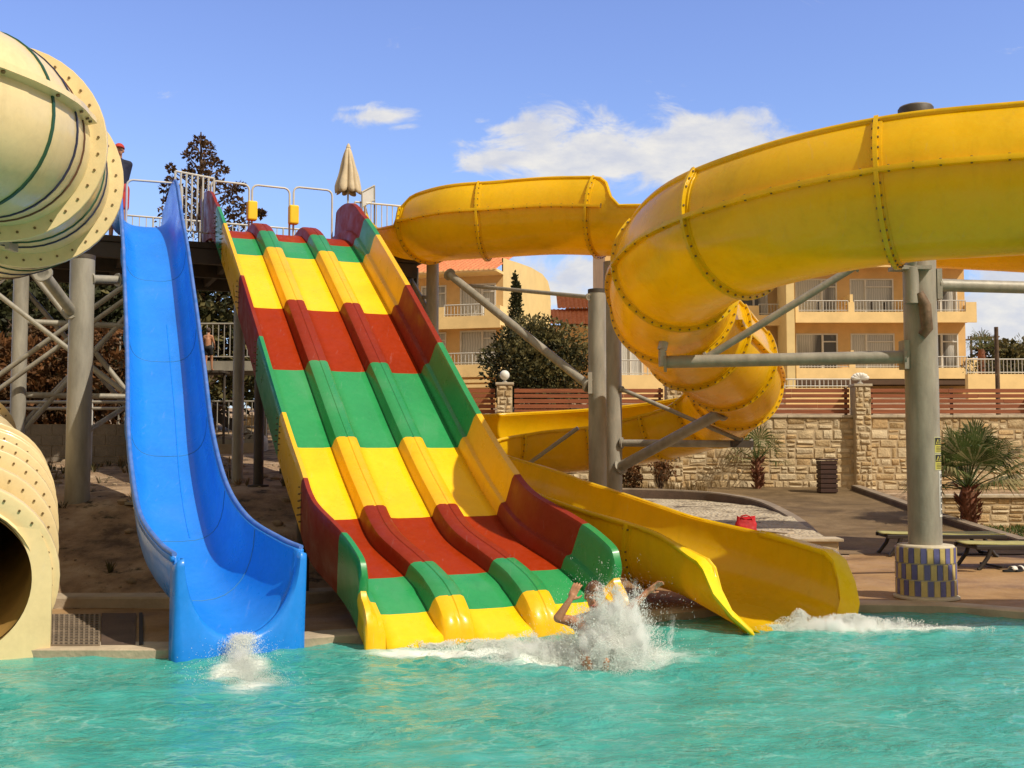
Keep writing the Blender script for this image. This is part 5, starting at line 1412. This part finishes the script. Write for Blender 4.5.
# --- swimmer landing in the pool off the striped slide
D0 = 9.85
hc = at(594,596,9.85); sl = at(575,622,9.85); sr = at(619,619,9.88); nk = at(597,613,9.9); ch = at(597,634,9.92); pv = at(598,656,9.95)
elb = at(558,618,9.62); wl = at(570,600,9.60); elr = at(634,605,9.86); wr = at(647,592,9.86)
kl_, kr_ = at(585,655,9.50), at(612,655,9.50); fl_, fr_ = at(590,676,9.10), at(604,678,9.08)
SW = thing('person','bather splashing into the pool off the striped slide, both arms raised','person',(pv.x,pv.y,0))
hb, Rm, g = head_parts(hc,(-.1,-1,-.12),(.05,-.1,1))
caps = [(nk,.055,hc-V((0,0,.06)),.052),(nk,.06,ch,.125),(ch,.130,pv,.135),(sl,.058,nk-V((0,0,.03)),.062),(sr,.058,nk-V((0,0,.03)),.062),(sl,.056,ch-V((.06,0,0)),.10),(sr,.056,ch+V((.06,0,0)),.10),
        (sl,.052,elb,.040),(elb,.041,wl,.026),(sr,.050,elr,.038),(elr,.039,wr,.025),(pv+V((-.09,0,0)),.085,kl_,.058),(pv+V((.09,0,0)),.085,kr_,.058),(kl_,.058,fl_,.036),(kr_,.058,fr_,.036),(fl_,.034,fl_+V((-.02,-.02,.14)),.026),(fr_,.034,fr_+V((.02,-.02,.14)),.026)]
c1, b1 = hand(wl,at(577,585,9.62)-wl,(.4,.6,.2),.14,.45,1.0,-1); c2, b2 = hand(wr,at(661,582,9.84)-wr,(.1,-.5,-.6),.12,.25,1.0,1)
soft_body('body',caps+c1+c2,hb+b1+b2,.0065,M['skin'],SW,3)
face(SW,g,Rm,1.0); hair(SW,g,Rm,1.0,simple('wet_brown_hair',(.14,.06,.025),.35,.4,30),seed=3)
soft_body('swim_shorts',[(pv+V((-.09,0,0)),.085,lerp(pv+V((-.09,0,0)),kl_,.6),.072),(pv+V((.09,0,0)),.085,lerp(pv+V((.09,0,0)),kr_,.6),.072),(pv+V((-.04,0,.05)),.13,pv+V((.04,0,.05)),.13)],[],.012,M['cloth_navy'],SW,3,.012)
# --- standing attendant at the head of the blue slide, half hidden by the cream tube
def stander(P, base, h, fwd, skin, arms, voxel=.012):
    k = h/1.75; b = V(base); f = V(fwd).normalized(); s = f.cross(V((0,0,1))); z = lambda q: V((0,0,q*k))
    hp = b+z(.93); c_ = b+z(1.25); nk_ = b+z(1.47); hd = b+z(1.62)+f*.02
    hb_, Rm_, g_ = head_parts(hd,f,(0,0,1),k)
    caps = [(nk_,.052*k,hd-z(.07),.05*k),(c_,.125*k,hp,.12*k),(nk_-z(.10),.09*k,c_,.12*k)]
    J = {}
    for q, sg in (('l',-1),('r',1)):
        sh = b+z(1.38)+s*sg*.165*k; el = sh+V(arms[q][0])*k; wr_ = el+V(arms[q][1])*k
        caps += [(nk_-z(.05),.06*k,sh,.055*k),(sh,.052*k,el,.04*k),(el,.04*k,wr_,.026*k),(sh-z(.02),.05*k,c_,.10*k)]
        hc_, hbb = hand(wr_,V(arms[q][1]),s*-sg,.1,.4,k,sg); caps += hc_; hb_ += hbb
        ft = arms.get('foot_'+q,V((0,0,0))); kn = b+z(.50)+s*sg*.10*k+f*.03*k+V(ft)*.6; an = b+z(.07)+s*sg*.11*k+V(ft)
        caps += [(hp+s*sg*.085*k,.088*k,kn,.058*k),(kn,.056*k,an,.036*k),(an-z(.03),.036*k,an-z(.045)+f*.15*k,.026*k)]
        J[q] = (sh,el,wr_,kn,an)
    soft_body('body',caps,hb_,voxel,skin,P,3)
    return dict(k=k,hp=hp,c=c_,nk=nk_,hd=hd,J=J,Rm=Rm_,g=g_,s=s,z=z,f=f)
ax, ay = X(113.5,18.9), 18.9
AT = thing('person','attendant in navy shirt and red cap standing beside the cream tube at the slide top','person',(ax,ay,ZD))
I = stander(AT,(ax,ay,ZD),1.72,(.35,-1,0),M['skin'],{'l':((-.06,.02,-.28),(-.02,-.08,-.24)),'r':((.10,-.06,-.27),(.07,-.12,-.22))})
k = I['k']; J = I['J']; z = I['z']
face(AT,I['g'],I['Rm'],k)
soft_body('shirt',[(I['nk']-z(.07),.085*k,I['c'],.122*k),(I['c'],.128*k,I['hp']-z(.02),.126*k)]+[x for q in 'lr' for x in ((J[q][0],.055*k,lerp(J[q][0],J[q][1],1.0),.043*k),(J[q][1],.042*k,J[q][2]+(J[q][1]-J[q][2])*.1,.032*k),(I['nk']-z(.06),.06*k,J[q][0],.056*k),(J[q][0],.05*k,I['c'],.10*k))],[],.013,M['cloth_navy'],AT,3,.012)
soft_body('shorts',[(I['hp']+I['s']*sg*.085*k,.092*k,lerp(I['hp']+I['s']*sg*.085*k,J[q][3],.75),.075*k) for q,sg in (('l',-1),('r',1))]+[(I['hp']-I['s']*.05,.12*k,I['hp']+I['s']*.05,.12*k)],[],.013,M['cloth_red'],AT,3,.014)
m = MB(); g = I['g']; rows = []
for i in range(9):
    a = PI/2*(1-i/8); rows.append([g(.086*math.cos(a)*math.cos(b_),.105*math.cos(a)*math.sin(b_)-.01,.03+.092*math.sin(a)) for b_ in [2*PI*j/28 for j in range(28)]])
m.grid(rows,closed=True); m.grid([[g(.075*math.cos(t),.075+.0*math.sin(t)+.02*math.sin(t),.036) for t in [PI*j/10 for j in range(11)]],[g(.07*math.cos(t),.085+.085*math.sin(t),.026) for t in [PI*j/10 for j in range(11)]]])
m.build('cap',M['cloth_red'],AT,smooth=60,solid=.006)
# --- child climbing the stair landing between the slides, seen from behind
cx_, cy_ = X(207,24.6), 24.6; zb_ = at(207,371,24.6).z
ldg = thing('stair_step','dark metal step the child stands on beside the blue slide','step',(cx_,cy_,zb_-.05))
m = MB(); m.box(cx_-.45,cx_+.4,cy_-.25,cy_+.35,zb_-.05,zb_); m.build('tread',M['steel_dk'],ldg)
for dx_ in (-.4,.35):
    m = MB(); m.tube((cx_+dx_,cy_+.1,T(cx_,cy_)-.1),(cx_+dx_,cy_+.1,zb_-.051),.03,.03,8); m.build('leg',M['steel_dk'],ldg,smooth=40)
CH = thing('person','child in dark swim trunks seen from behind on the stairs by the blue slide','person',(cx_,cy_,zb_))
I = stander(CH,(cx_,cy_,zb_),.98,(.2,1,0),M['skin'],{'l':((-.05,.05,-.26),(.05,.16,-.15)),'r':((.06,.06,-.25),(-.02,.17,-.15)),'foot_r':V((0,.12,.02))},.009)
k = I['k']; J = I['J']; face(CH,I['g'],I['Rm'],k); hair(CH,I['g'],I['Rm'],k,M['hair'],seed=6)
soft_body('swim_trunks',[(I['hp']+I['s']*sg*.085*k,.09*k,lerp(I['hp']+I['s']*sg*.085*k,J[q][3],.55),.075*k) for q,sg in (('l',-1),('r',1))]+[(I['hp']-I['s']*.05*k,.118*k,I['hp']+I['s']*.05*k,.118*k)],[],.01,M['cloth_black'],CH,3,.01)

# ------------------------------------------------------------------ splashing water
def foam_mat():
    m, nt, b = _nodes('white_water'); b.inputs['Base Color'].default_value = (.93,.94,.92,1); b.inputs['Roughness'].default_value = .4
    t = N(nt,'ShaderNodeBsdfTranslucent'); t.inputs['Color'].default_value = (.92,.95,.93,1); tr = N(nt,'ShaderNodeBsdfTransparent')
    mx = N(nt,'ShaderNodeMixShader'); mx.inputs[0].default_value = .55; L(nt,b.outputs[0],mx.inputs[1]); L(nt,t.outputs[0],mx.inputs[2])
    m2 = N(nt,'ShaderNodeMixShader'); m2.inputs[0].default_value = .06; L(nt,mx.outputs[0],m2.inputs[1]); L(nt,tr.outputs[0],m2.inputs[2])
    L(nt,m2.outputs[0],nt.nodes['Material Output'].inputs['Surface']); return m
M['foam'] = foam_mat()
def drop(mb, p, r, v=None, st=1.0):
    """small octahedral droplet stretched along its flight"""
    if v is None or v.length < 1e-4: v = V((random.gauss(0,1),random.gauss(0,1),random.gauss(0,1)))
    v = v.normalized(); a = v.orthogonal().normalized(); b = v.cross(a); r2 = r*random.uniform(.7,1.1)
    mb.add([p+v*r*st,p-v*r*st,p+a*r2,p-a*r2,p+b*r2,p-b*r2],[(0,2,4),(0,4,3),(0,3,5),(0,5,2),(1,4,2),(1,3,4),(1,5,3),(1,2,5)])
def plume(mb, n, cx, cy, rx, ry, h, rmin, rmax, z0=0, pw=1.0, st=1.6, avoid=None, z_exp=1.3):
    for _ in range(n):
        a = random.uniform(0,2*PI); q = abs(random.gauss(0,.5))**pw
        x = cx+rx*q*math.cos(a); y = cy+ry*q*math.sin(a)
        top = h*max(0,1-(q/1.15)**2)*(.62+.55*(.5+noise.noise(V((x*7,y*7,2.3)))))
        z = z0+top*random.random()**(1/z_exp)
        p = V((x,y,z))
        if noise.noise(p*9) < -.25 and z > z0+.4*top: continue
        if avoid and any(((p-c).length < r_) for c, r_ in avoid): continue
        v = V((math.cos(a)*q*.8,math.sin(a)*q*.8,.9))
        drop(mb,p,rmin*(rmax/rmin)**(random.random()**2.2),v,st)
random.seed(33)
av = [(hc+V((-.01,-.12,.03)),.13),(lerp(elb,wl,.5)+V((0,-.06,0)),.12),(wl+V((.02,-.05,.05)),.12),(elb+V((0,-.05,0)),.07),(wr+V((.05,-.02,.04)),.17)]
mb = MB()
plume(mb,60000,.86,9.52,.50,.34,.68,.0012,.0055,-.02,.85,2.0,av,1.0)
plume(mb,26000,.84,9.44,.38,.28,.58,.0018,.0075,-.03,.8,1.6,av,1.0)
plume(mb,22000,.82,9.10,.36,.24,.30,.0015,.006,-.03,.8,1.5,av,1.0)
plume(mb,24000,.28,9.64,.66,.26,.24,.0012,.006,-.01,1.0,1.5,av)
plume(mb,6000,.85,9.55,.95,.5,.82,.001,.0035,0,1.2,2.4,av)
tag(mb.build('water_splash',M['foam']),'white burst of spray around the bather at the foot of the striped slide','splash',kind='stuff')
def mist(cx, cy, z0, rx, ry, h, D, label, sc=7.0):
    """cloud of fine spray: a real volume whose density thins out raggedly"""
    m = bpy.data.materials.new('spray_mist'); m.use_nodes = True; nt = m.node_tree; nt.nodes.remove(nt.nodes['Principled BSDF'])
    v = N(nt,'ShaderNodeVolumePrincipled'); v.inputs['Color'].default_value = (.98,.985,.98,1); v.inputs['Anisotropy'].default_value = .1
    L(nt,v.outputs[0],nt.nodes['Material Output'].inputs['Volume'])
    g = N(nt,'ShaderNodeNewGeometry'); mp = N(nt,'ShaderNodeMapping'); mp.vector_type = 'TEXTURE'; mp.inputs['Location'].default_value = (cx,cy,z0); mp.inputs['Scale'].default_value = (rx,ry,h)
    L(nt,g.outputs['Position'],mp.inputs['Vector']); ln = N(nt,'ShaderNodeVectorMath',operation='LENGTH'); L(nt,mp.outputs[0],ln.inputs[0])
    n1 = noise_n(nt,pos_node(nt,(1,1,.6)),sc,6,.68,.8)
    d = math_n(nt,'ADD',math_n(nt,'SUBTRACT',.62,ln.outputs['Value']),math_n(nt,'MULTIPLY_ADD',n1,2.6,-1.3))
    L(nt,math_n(nt,'MULTIPLY',math_n(nt,'MULTIPLY',d,1.6,cl=True),D),v.inputs['Density'])
    b = MB(); b.ball((cx,cy,z0),(rx*1.25,ry*1.25,h*1.25),24,16)
    tag(b.build('spray_mist',m,smooth=90),label,'spray',kind='stuff')
SC.cycles.volume_bounces = 8
mist(.88,9.46,.04,.52,.34,.66,120,'soft white mist hanging around the splashing bather')
mist(.28,9.66,.0,.70,.28,.24,70,'soft white mist left of the splashing bather along the lip')
mist(3.35,11.1,.0,.85,.26,.17,50,'soft white mist at the mouth of the yellow flume')
mb = MB()
for _ in range(26000):
    t = random.random()**1.25; x = -2.38+.48*t**1.3+random.gauss(0,.06+.09*t); y = 9.86-1.5*t+random.gauss(0,.05)
    z = max(-.01,.15*(1-(t*4)**2))+abs(random.gauss(0,.016)) if t < .25 else abs(random.gauss(0,.028))*(1.1-t)
    drop(mb,V((x,y,z)),.0010*(4 ** (random.random()**1.8)),V((.25,-1,-.5 if t < .25 else .4)),3.0)
for _ in range(1500): drop(mb,V((random.gauss(-2.25,.16),random.uniform(8.4,9.8),abs(random.gauss(0,.09)))),random.uniform(.001,.003),None,2)
tag(mb.build('water_splash',M['foam']),'white water pouring from the notch of the blue slide','splash',kind='stuff')
mist(-2.34,9.55,.02,.17,.36,.16,22,'soft white mist over the outlet of the blue slide',14.0)
mb = MB()
plume(mb,16000,3.45,11.25,.95,.26,.15,.0014,.007,-.01); plume(mb,7000,2.95,11.35,.30,.25,.16,.0014,.007,-.01); plume(mb,3500,4.4,11.1,.8,.2,.05,.0014,.006,-.01)
tag(mb.build('water_splash',M['foam']),'low white spray where the yellow flume enters the pool','splash',kind='stuff')
mb = MB()
plume(mb,12000,-.20,10.15,.8,.2,.10,.0014,.007,-.01); plume(mb,5000,-.75,10.2,.45,.14,.07,.0014,.006,-.01)
tag(mb.build('water_splash',M['foam']),'white froth along the lower lip of the striped slide','splash',kind='stuff')
# ------------------------------------------------------------------ pool water
XS = np.concatenate([np.arange(-40,-8,.8),np.arange(-8,9,.055),np.arange(9,40.1,.8)])
YS = np.concatenate([np.arange(2.3,5.6,.12),np.arange(5.6,13.0,.045)])
def wave(x, y):
    v = V((x*.9,y*1.5,0))
    h = .030*noise.noise(v)+.020*noise.noise(V((x*2.3+5,y*3.6,2)))+.012*noise.noise(V((x*5.1,y*8.0,4)))
    h += .006*(1-abs(noise.noise(V((x*8.5,y*13,6))))*2)
    for cx, cy, rad, amp in ((.75,9.7,1.5,.07),(-2.25,9.2,1.0,.045),(3.1,11.2,1.3,.05),(-.3,9.8,1.0,.04)):
        q = (x-cx)**2+((y-cy)*1.2)**2
        if q < rad*rad*4: h += amp*math.exp(-q/(rad*rad*.5))*(noise.noise(V((x*6,y*6,9)))+.4*noise.noise(V((x*15,y*15,3))))
    return h
mb = MB(); rows = []
for y in YS:
    rows.append([(x, y, wave(x,y) if abs(x) < 9 else 0) for x in XS if True])
# keep only what lies inside the pool edge
nx = len(XS); vs = [p for r in rows for p in r]; fs = []
for i in range(len(YS)-1):
    for j in range(nx-1):
        if YS[i] < edge((XS[j]+XS[j+1])/2)+.25: fs.append((i*nx+j,i*nx+j+1,(i+1)*nx+j+1,(i+1)*nx+j))
mb.add(vs, fs)
def water_mat():
    m, nt, b = _nodes('pool_water')
    p = pos_node(nt,(1,1.7,1))
    c = ramp_n(nt, noise_n(nt,p,1.1,6,.62,.8), [(.25,(.030,.265,.225)),(.45,(.046,.345,.295)),(.60,(.062,.385,.335)),(.80,(.10,.44,.385))])
    # reflections of the slides painted into the water colour as amber glints
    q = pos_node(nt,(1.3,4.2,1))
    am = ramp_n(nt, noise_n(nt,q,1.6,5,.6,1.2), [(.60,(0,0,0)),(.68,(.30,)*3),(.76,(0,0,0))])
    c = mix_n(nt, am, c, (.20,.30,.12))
    # light focused by ripples, painted into the colour as fine bright threads
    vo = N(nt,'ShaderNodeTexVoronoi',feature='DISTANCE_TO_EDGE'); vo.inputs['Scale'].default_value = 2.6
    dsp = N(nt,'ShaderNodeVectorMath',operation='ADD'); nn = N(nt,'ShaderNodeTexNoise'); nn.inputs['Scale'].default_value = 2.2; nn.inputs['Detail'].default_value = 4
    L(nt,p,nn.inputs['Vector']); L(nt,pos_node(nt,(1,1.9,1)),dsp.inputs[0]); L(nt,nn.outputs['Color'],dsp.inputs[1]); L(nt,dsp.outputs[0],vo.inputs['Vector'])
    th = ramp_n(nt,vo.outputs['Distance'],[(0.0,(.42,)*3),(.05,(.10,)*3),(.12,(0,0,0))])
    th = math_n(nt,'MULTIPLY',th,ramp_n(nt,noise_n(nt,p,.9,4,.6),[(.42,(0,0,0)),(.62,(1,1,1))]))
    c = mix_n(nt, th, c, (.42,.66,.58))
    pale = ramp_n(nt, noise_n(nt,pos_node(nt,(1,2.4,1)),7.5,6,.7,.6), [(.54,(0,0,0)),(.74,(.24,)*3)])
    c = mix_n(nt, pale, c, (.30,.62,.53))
    # churned foam around the slide ends
    foam = None
    sp = N(nt,'ShaderNodeSeparateXYZ'); g = N(nt,'ShaderNodeNewGeometry'); L(nt,g.outputs['Position'],sp.inputs[0])
    for cx, cy, sx, sy, k in ((.62,9.75,.95,.55,1.0),(-2.25,9.2,.22,.50,1.0),(-1.98,8.55,.24,.50,.62),(3.6,11.35,1.15,.42,.95),(-.35,9.95,1.0,.28,.8),(-.9,9.9,.5,.25,.7),(5.4,10.4,1.0,.22,.38),(-3.9,8.9,1.0,.5,.30),(-.2,8.2,2.2,1.2,.22),(4.0,8,1.5,1.0,.2)):
        a = math_n(nt,'MULTIPLY_ADD',sp.outputs['X'],1/sx,-cx/sx); bb = math_n(nt,'MULTIPLY_ADD',sp.outputs['Y'],1/sy,-cy/sy)
        r2 = math_n(nt,'MULTIPLY_ADD',a,a,math_n(nt,'MULTIPLY',bb,bb)); e = math_n(nt,'MULTIPLY',math_n(nt,'POWER',2.6,math_n(nt,'MULTIPLY',r2,-1)),k)
        foam = e if foam is None else math_n(nt,'MAXIMUM',foam,e)
    fn = noise_n(nt,pos_node(nt,(1,1.8,1)),6.5,8,.72,.8)
    fm = N(nt,'ShaderNodeMapRange'); fm.interpolation_type='SMOOTHSTEP'; fm.inputs[1].default_value = .62; fm.inputs[2].default_value = 1.1
    L(nt,math_n(nt,'ADD',math_n(nt,'MULTIPLY',foam,.95),math_n(nt,'MULTIPLY_ADD',fn,1.0,-.05)),fm.inputs[0])
    fk = math_n(nt,'MULTIPLY',fm.outputs[0],math_n(nt,'MULTIPLY',foam,1.6,cl=True))
    c = mix_n(nt, fk, c, (.74,.80,.75))
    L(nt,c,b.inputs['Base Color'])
    L(nt,math_n(nt,'MULTIPLY_ADD',fk,.6,.07),b.inputs['Roughness']); b.inputs['IOR'].default_value = 1.33
    bp = math_n(nt,'ADD',noise_n(nt,pos_node(nt,(1,1.6,1)),4.0,6,.62,.6),math_n(nt,'MULTIPLY',noise_n(nt,pos_node(nt,(1,1.6,1)),15,4,.6,.4),.34))
    bp = math_n(nt,'ADD',bp,math_n(nt,'MULTIPLY',noise_n(nt,pos_node(nt,(1,1.7,1)),42,3,.6),.07))
    bn_ = N(nt,'ShaderNodeBump'); bn_.inputs['Distance'].default_value = .07; L(nt,bp,bn_.inputs['Height'])
    L(nt,math_n(nt,'MULTIPLY_ADD',noise_n(nt,pos_node(nt,(1,1.6,1)),.8,3,.5),2.2,-.45,True),bn_.inputs['Strength']); L(nt,bn_.outputs['Normal'],b.inputs['Normal']); return m
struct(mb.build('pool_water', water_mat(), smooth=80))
SKYTINT = (1.48,1.42,1.82); SKYS = .12; CLOUD = 7.4; WARM_FILL = (4.3,3.75,2.95); SUNE = 4.5
# ------------------------------------------------------------------ light, sky, camera
SUN = V((.8,-.6,1.06)).normalized()
sd = bpy.data.lights.new('sun','SUN'); sd.energy = SUNE; sd.angle = R(.5); sd.color = (1,.90,.74)
so = bpy.data.objects.new('sun',sd); COL.objects.link(so); so.location = (20,-8,20); so.rotation_euler = SUN.to_track_quat('Z','Y').to_euler()
w = bpy.data.worlds.new('World'); SC.world = w; w.use_nodes = True
nt = w.node_tree; bg = nt.nodes['Background']
sky = N(nt,'ShaderNodeTexSky',sky_type='NISHITA'); sky.sun_disc = False
sky.sun_elevation = math.asin(SUN.z); sky.sun_rotation = math.atan2(SUN.x,SUN.y); sky.altitude = 0; sky.air_density = 1.0; sky.dust_density = .6; sky.ozone_density = 2.5
tc = N(nt,'ShaderNodeTexCoord'); sep = N(nt,'ShaderNodeSeparateXYZ'); L(nt,tc.outputs['Generated'],sep.inputs[0])
yy = math_n(nt,'MAXIMUM',sep.outputs['Y'],.02)
tx = math_n(nt,'DIVIDE',sep.outputs['X'],yy); tz = math_n(nt,'DIVIDE',sep.outputs['Z'],yy)
comb = N(nt,'ShaderNodeCombineXYZ'); L(nt,tx,comb.inputs[0]); L(nt,tz,comb.inputs[1])
mp = N(nt,'ShaderNodeMapping'); mp.inputs['Scale'].default_value = (14,26,1); L(nt,comb.outputs[0],mp.inputs['Vector'])
n1 = noise_n(nt,mp.outputs[0],1.0,9,.62,.5)
CL = [(640,150,140,40,1.1),(700,138,72,30,1.1),(545,156,95,17,.85),(735,152,50,30,1.0),(520,124,55,9,.7),(610,126,70,11,.75),(480,116,28,6,.5),(378,112,52,9,.65),(440,140,42,9,.42),(350,103,26,6,.5),(410,122,30,5,.5),(1005,322,70,52,1.2),(1020,296,50,40,1.0),(575,285,70,36,.9),(610,262,30,14,.45)]
tot = None
for px,py,sx,sy,st in CL:
    a = math_n(nt,'MULTIPLY_ADD',tx,F/sx,-(px-512)/sx); b = math_n(nt,'MULTIPLY_ADD',tz,F/sy,-(450-py)/sy)
    a2 = math_n(nt,'MULTIPLY',a,a); r2 = math_n(nt,'MULTIPLY_ADD',b,b,a2)
    g = math_n(nt,'POWER',2.2,math_n(nt,'MULTIPLY',r2,-1.0)); g = math_n(nt,'MULTIPLY',g,st)
    tot = g if tot is None else math_n(nt,'MAXIMUM',tot,g)
nz = math_n(nt,'MULTIPLY_ADD',n1,2.1,-1.05)
cov = math_n(nt,'ADD',tot,math_n(nt,'MULTIPLY',nz,1.0))
cm = N(nt,'ShaderNodeMapRange'); cm.interpolation_type = 'SMOOTHSTEP'; cm.inputs[1].default_value = .30; cm.inputs[2].default_value = .78
L(nt,cov,cm.inputs[0])
gate = math_n(nt,'GREATER_THAN',sep.outputs['Y'],.05)
fac = math_n(nt,'MULTIPLY',math_n(nt,'MULTIPLY',cm.outputs[0],gate),.94)
tint = mix_n(nt,1.0,sky.outputs[0],SKYTINT,'MULTIPLY')
low = ramp_n(nt,sep.outputs['Z'],[(0.0,(.64,.70,.72)),(.11,(.84,.90,.86)),(.24,(.98,1.02,.96)),(.36,(1,1,1))])
tint = mix_n(nt,1.0,tint,low,'MULTIPLY')
# warm fill added to the sky behind the viewer and overhead, clear blue ahead
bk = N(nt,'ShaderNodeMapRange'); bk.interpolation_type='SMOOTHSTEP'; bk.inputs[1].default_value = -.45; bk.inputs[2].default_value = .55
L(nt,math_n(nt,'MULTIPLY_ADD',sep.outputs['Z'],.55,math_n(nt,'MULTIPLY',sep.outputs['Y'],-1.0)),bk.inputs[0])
tint = mix_n(nt,bk.outputs[0],tint,WARM_FILL)
mp2 = N(nt,'ShaderNodeMapping'); mp2.inputs['Scale'].default_value = (22,44,1); mp2.inputs['Location'].default_value = (3,1.5,0); L(nt,comb.outputs[0],mp2.inputs['Vector'])
shade = ramp_n(nt,noise_n(nt,mp2.outputs[0],1,6,.6),[(.35,mul((.74,.76,.84),CLOUD)),(.65,mul((1.0,.965,.90),CLOUD))])
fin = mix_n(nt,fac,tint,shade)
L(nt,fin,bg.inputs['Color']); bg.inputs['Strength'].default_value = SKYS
cd = bpy.data.cameras.new('camera'); cd.sensor_width = 36; cd.lens = F/1024*36; cd.clip_end = 3000; cd.clip_start = .05
cam = bpy.data.objects.new('camera',cd); COL.objects.link(cam); cam.location = (0,0,H); cam.rotation_euler = (PI/2+PITCH,0,0); SC.camera = cam
SC.view_settings.view_transform = 'Standard'; SC.view_settings.look = 'None'; SC.view_settings.exposure = 0; SC.view_settings.gamma = 1
SC.cycles.max_bounces = 8; SC.cycles.diffuse_bounces = 3; SC.cycles.transparent_max_bounces = 12
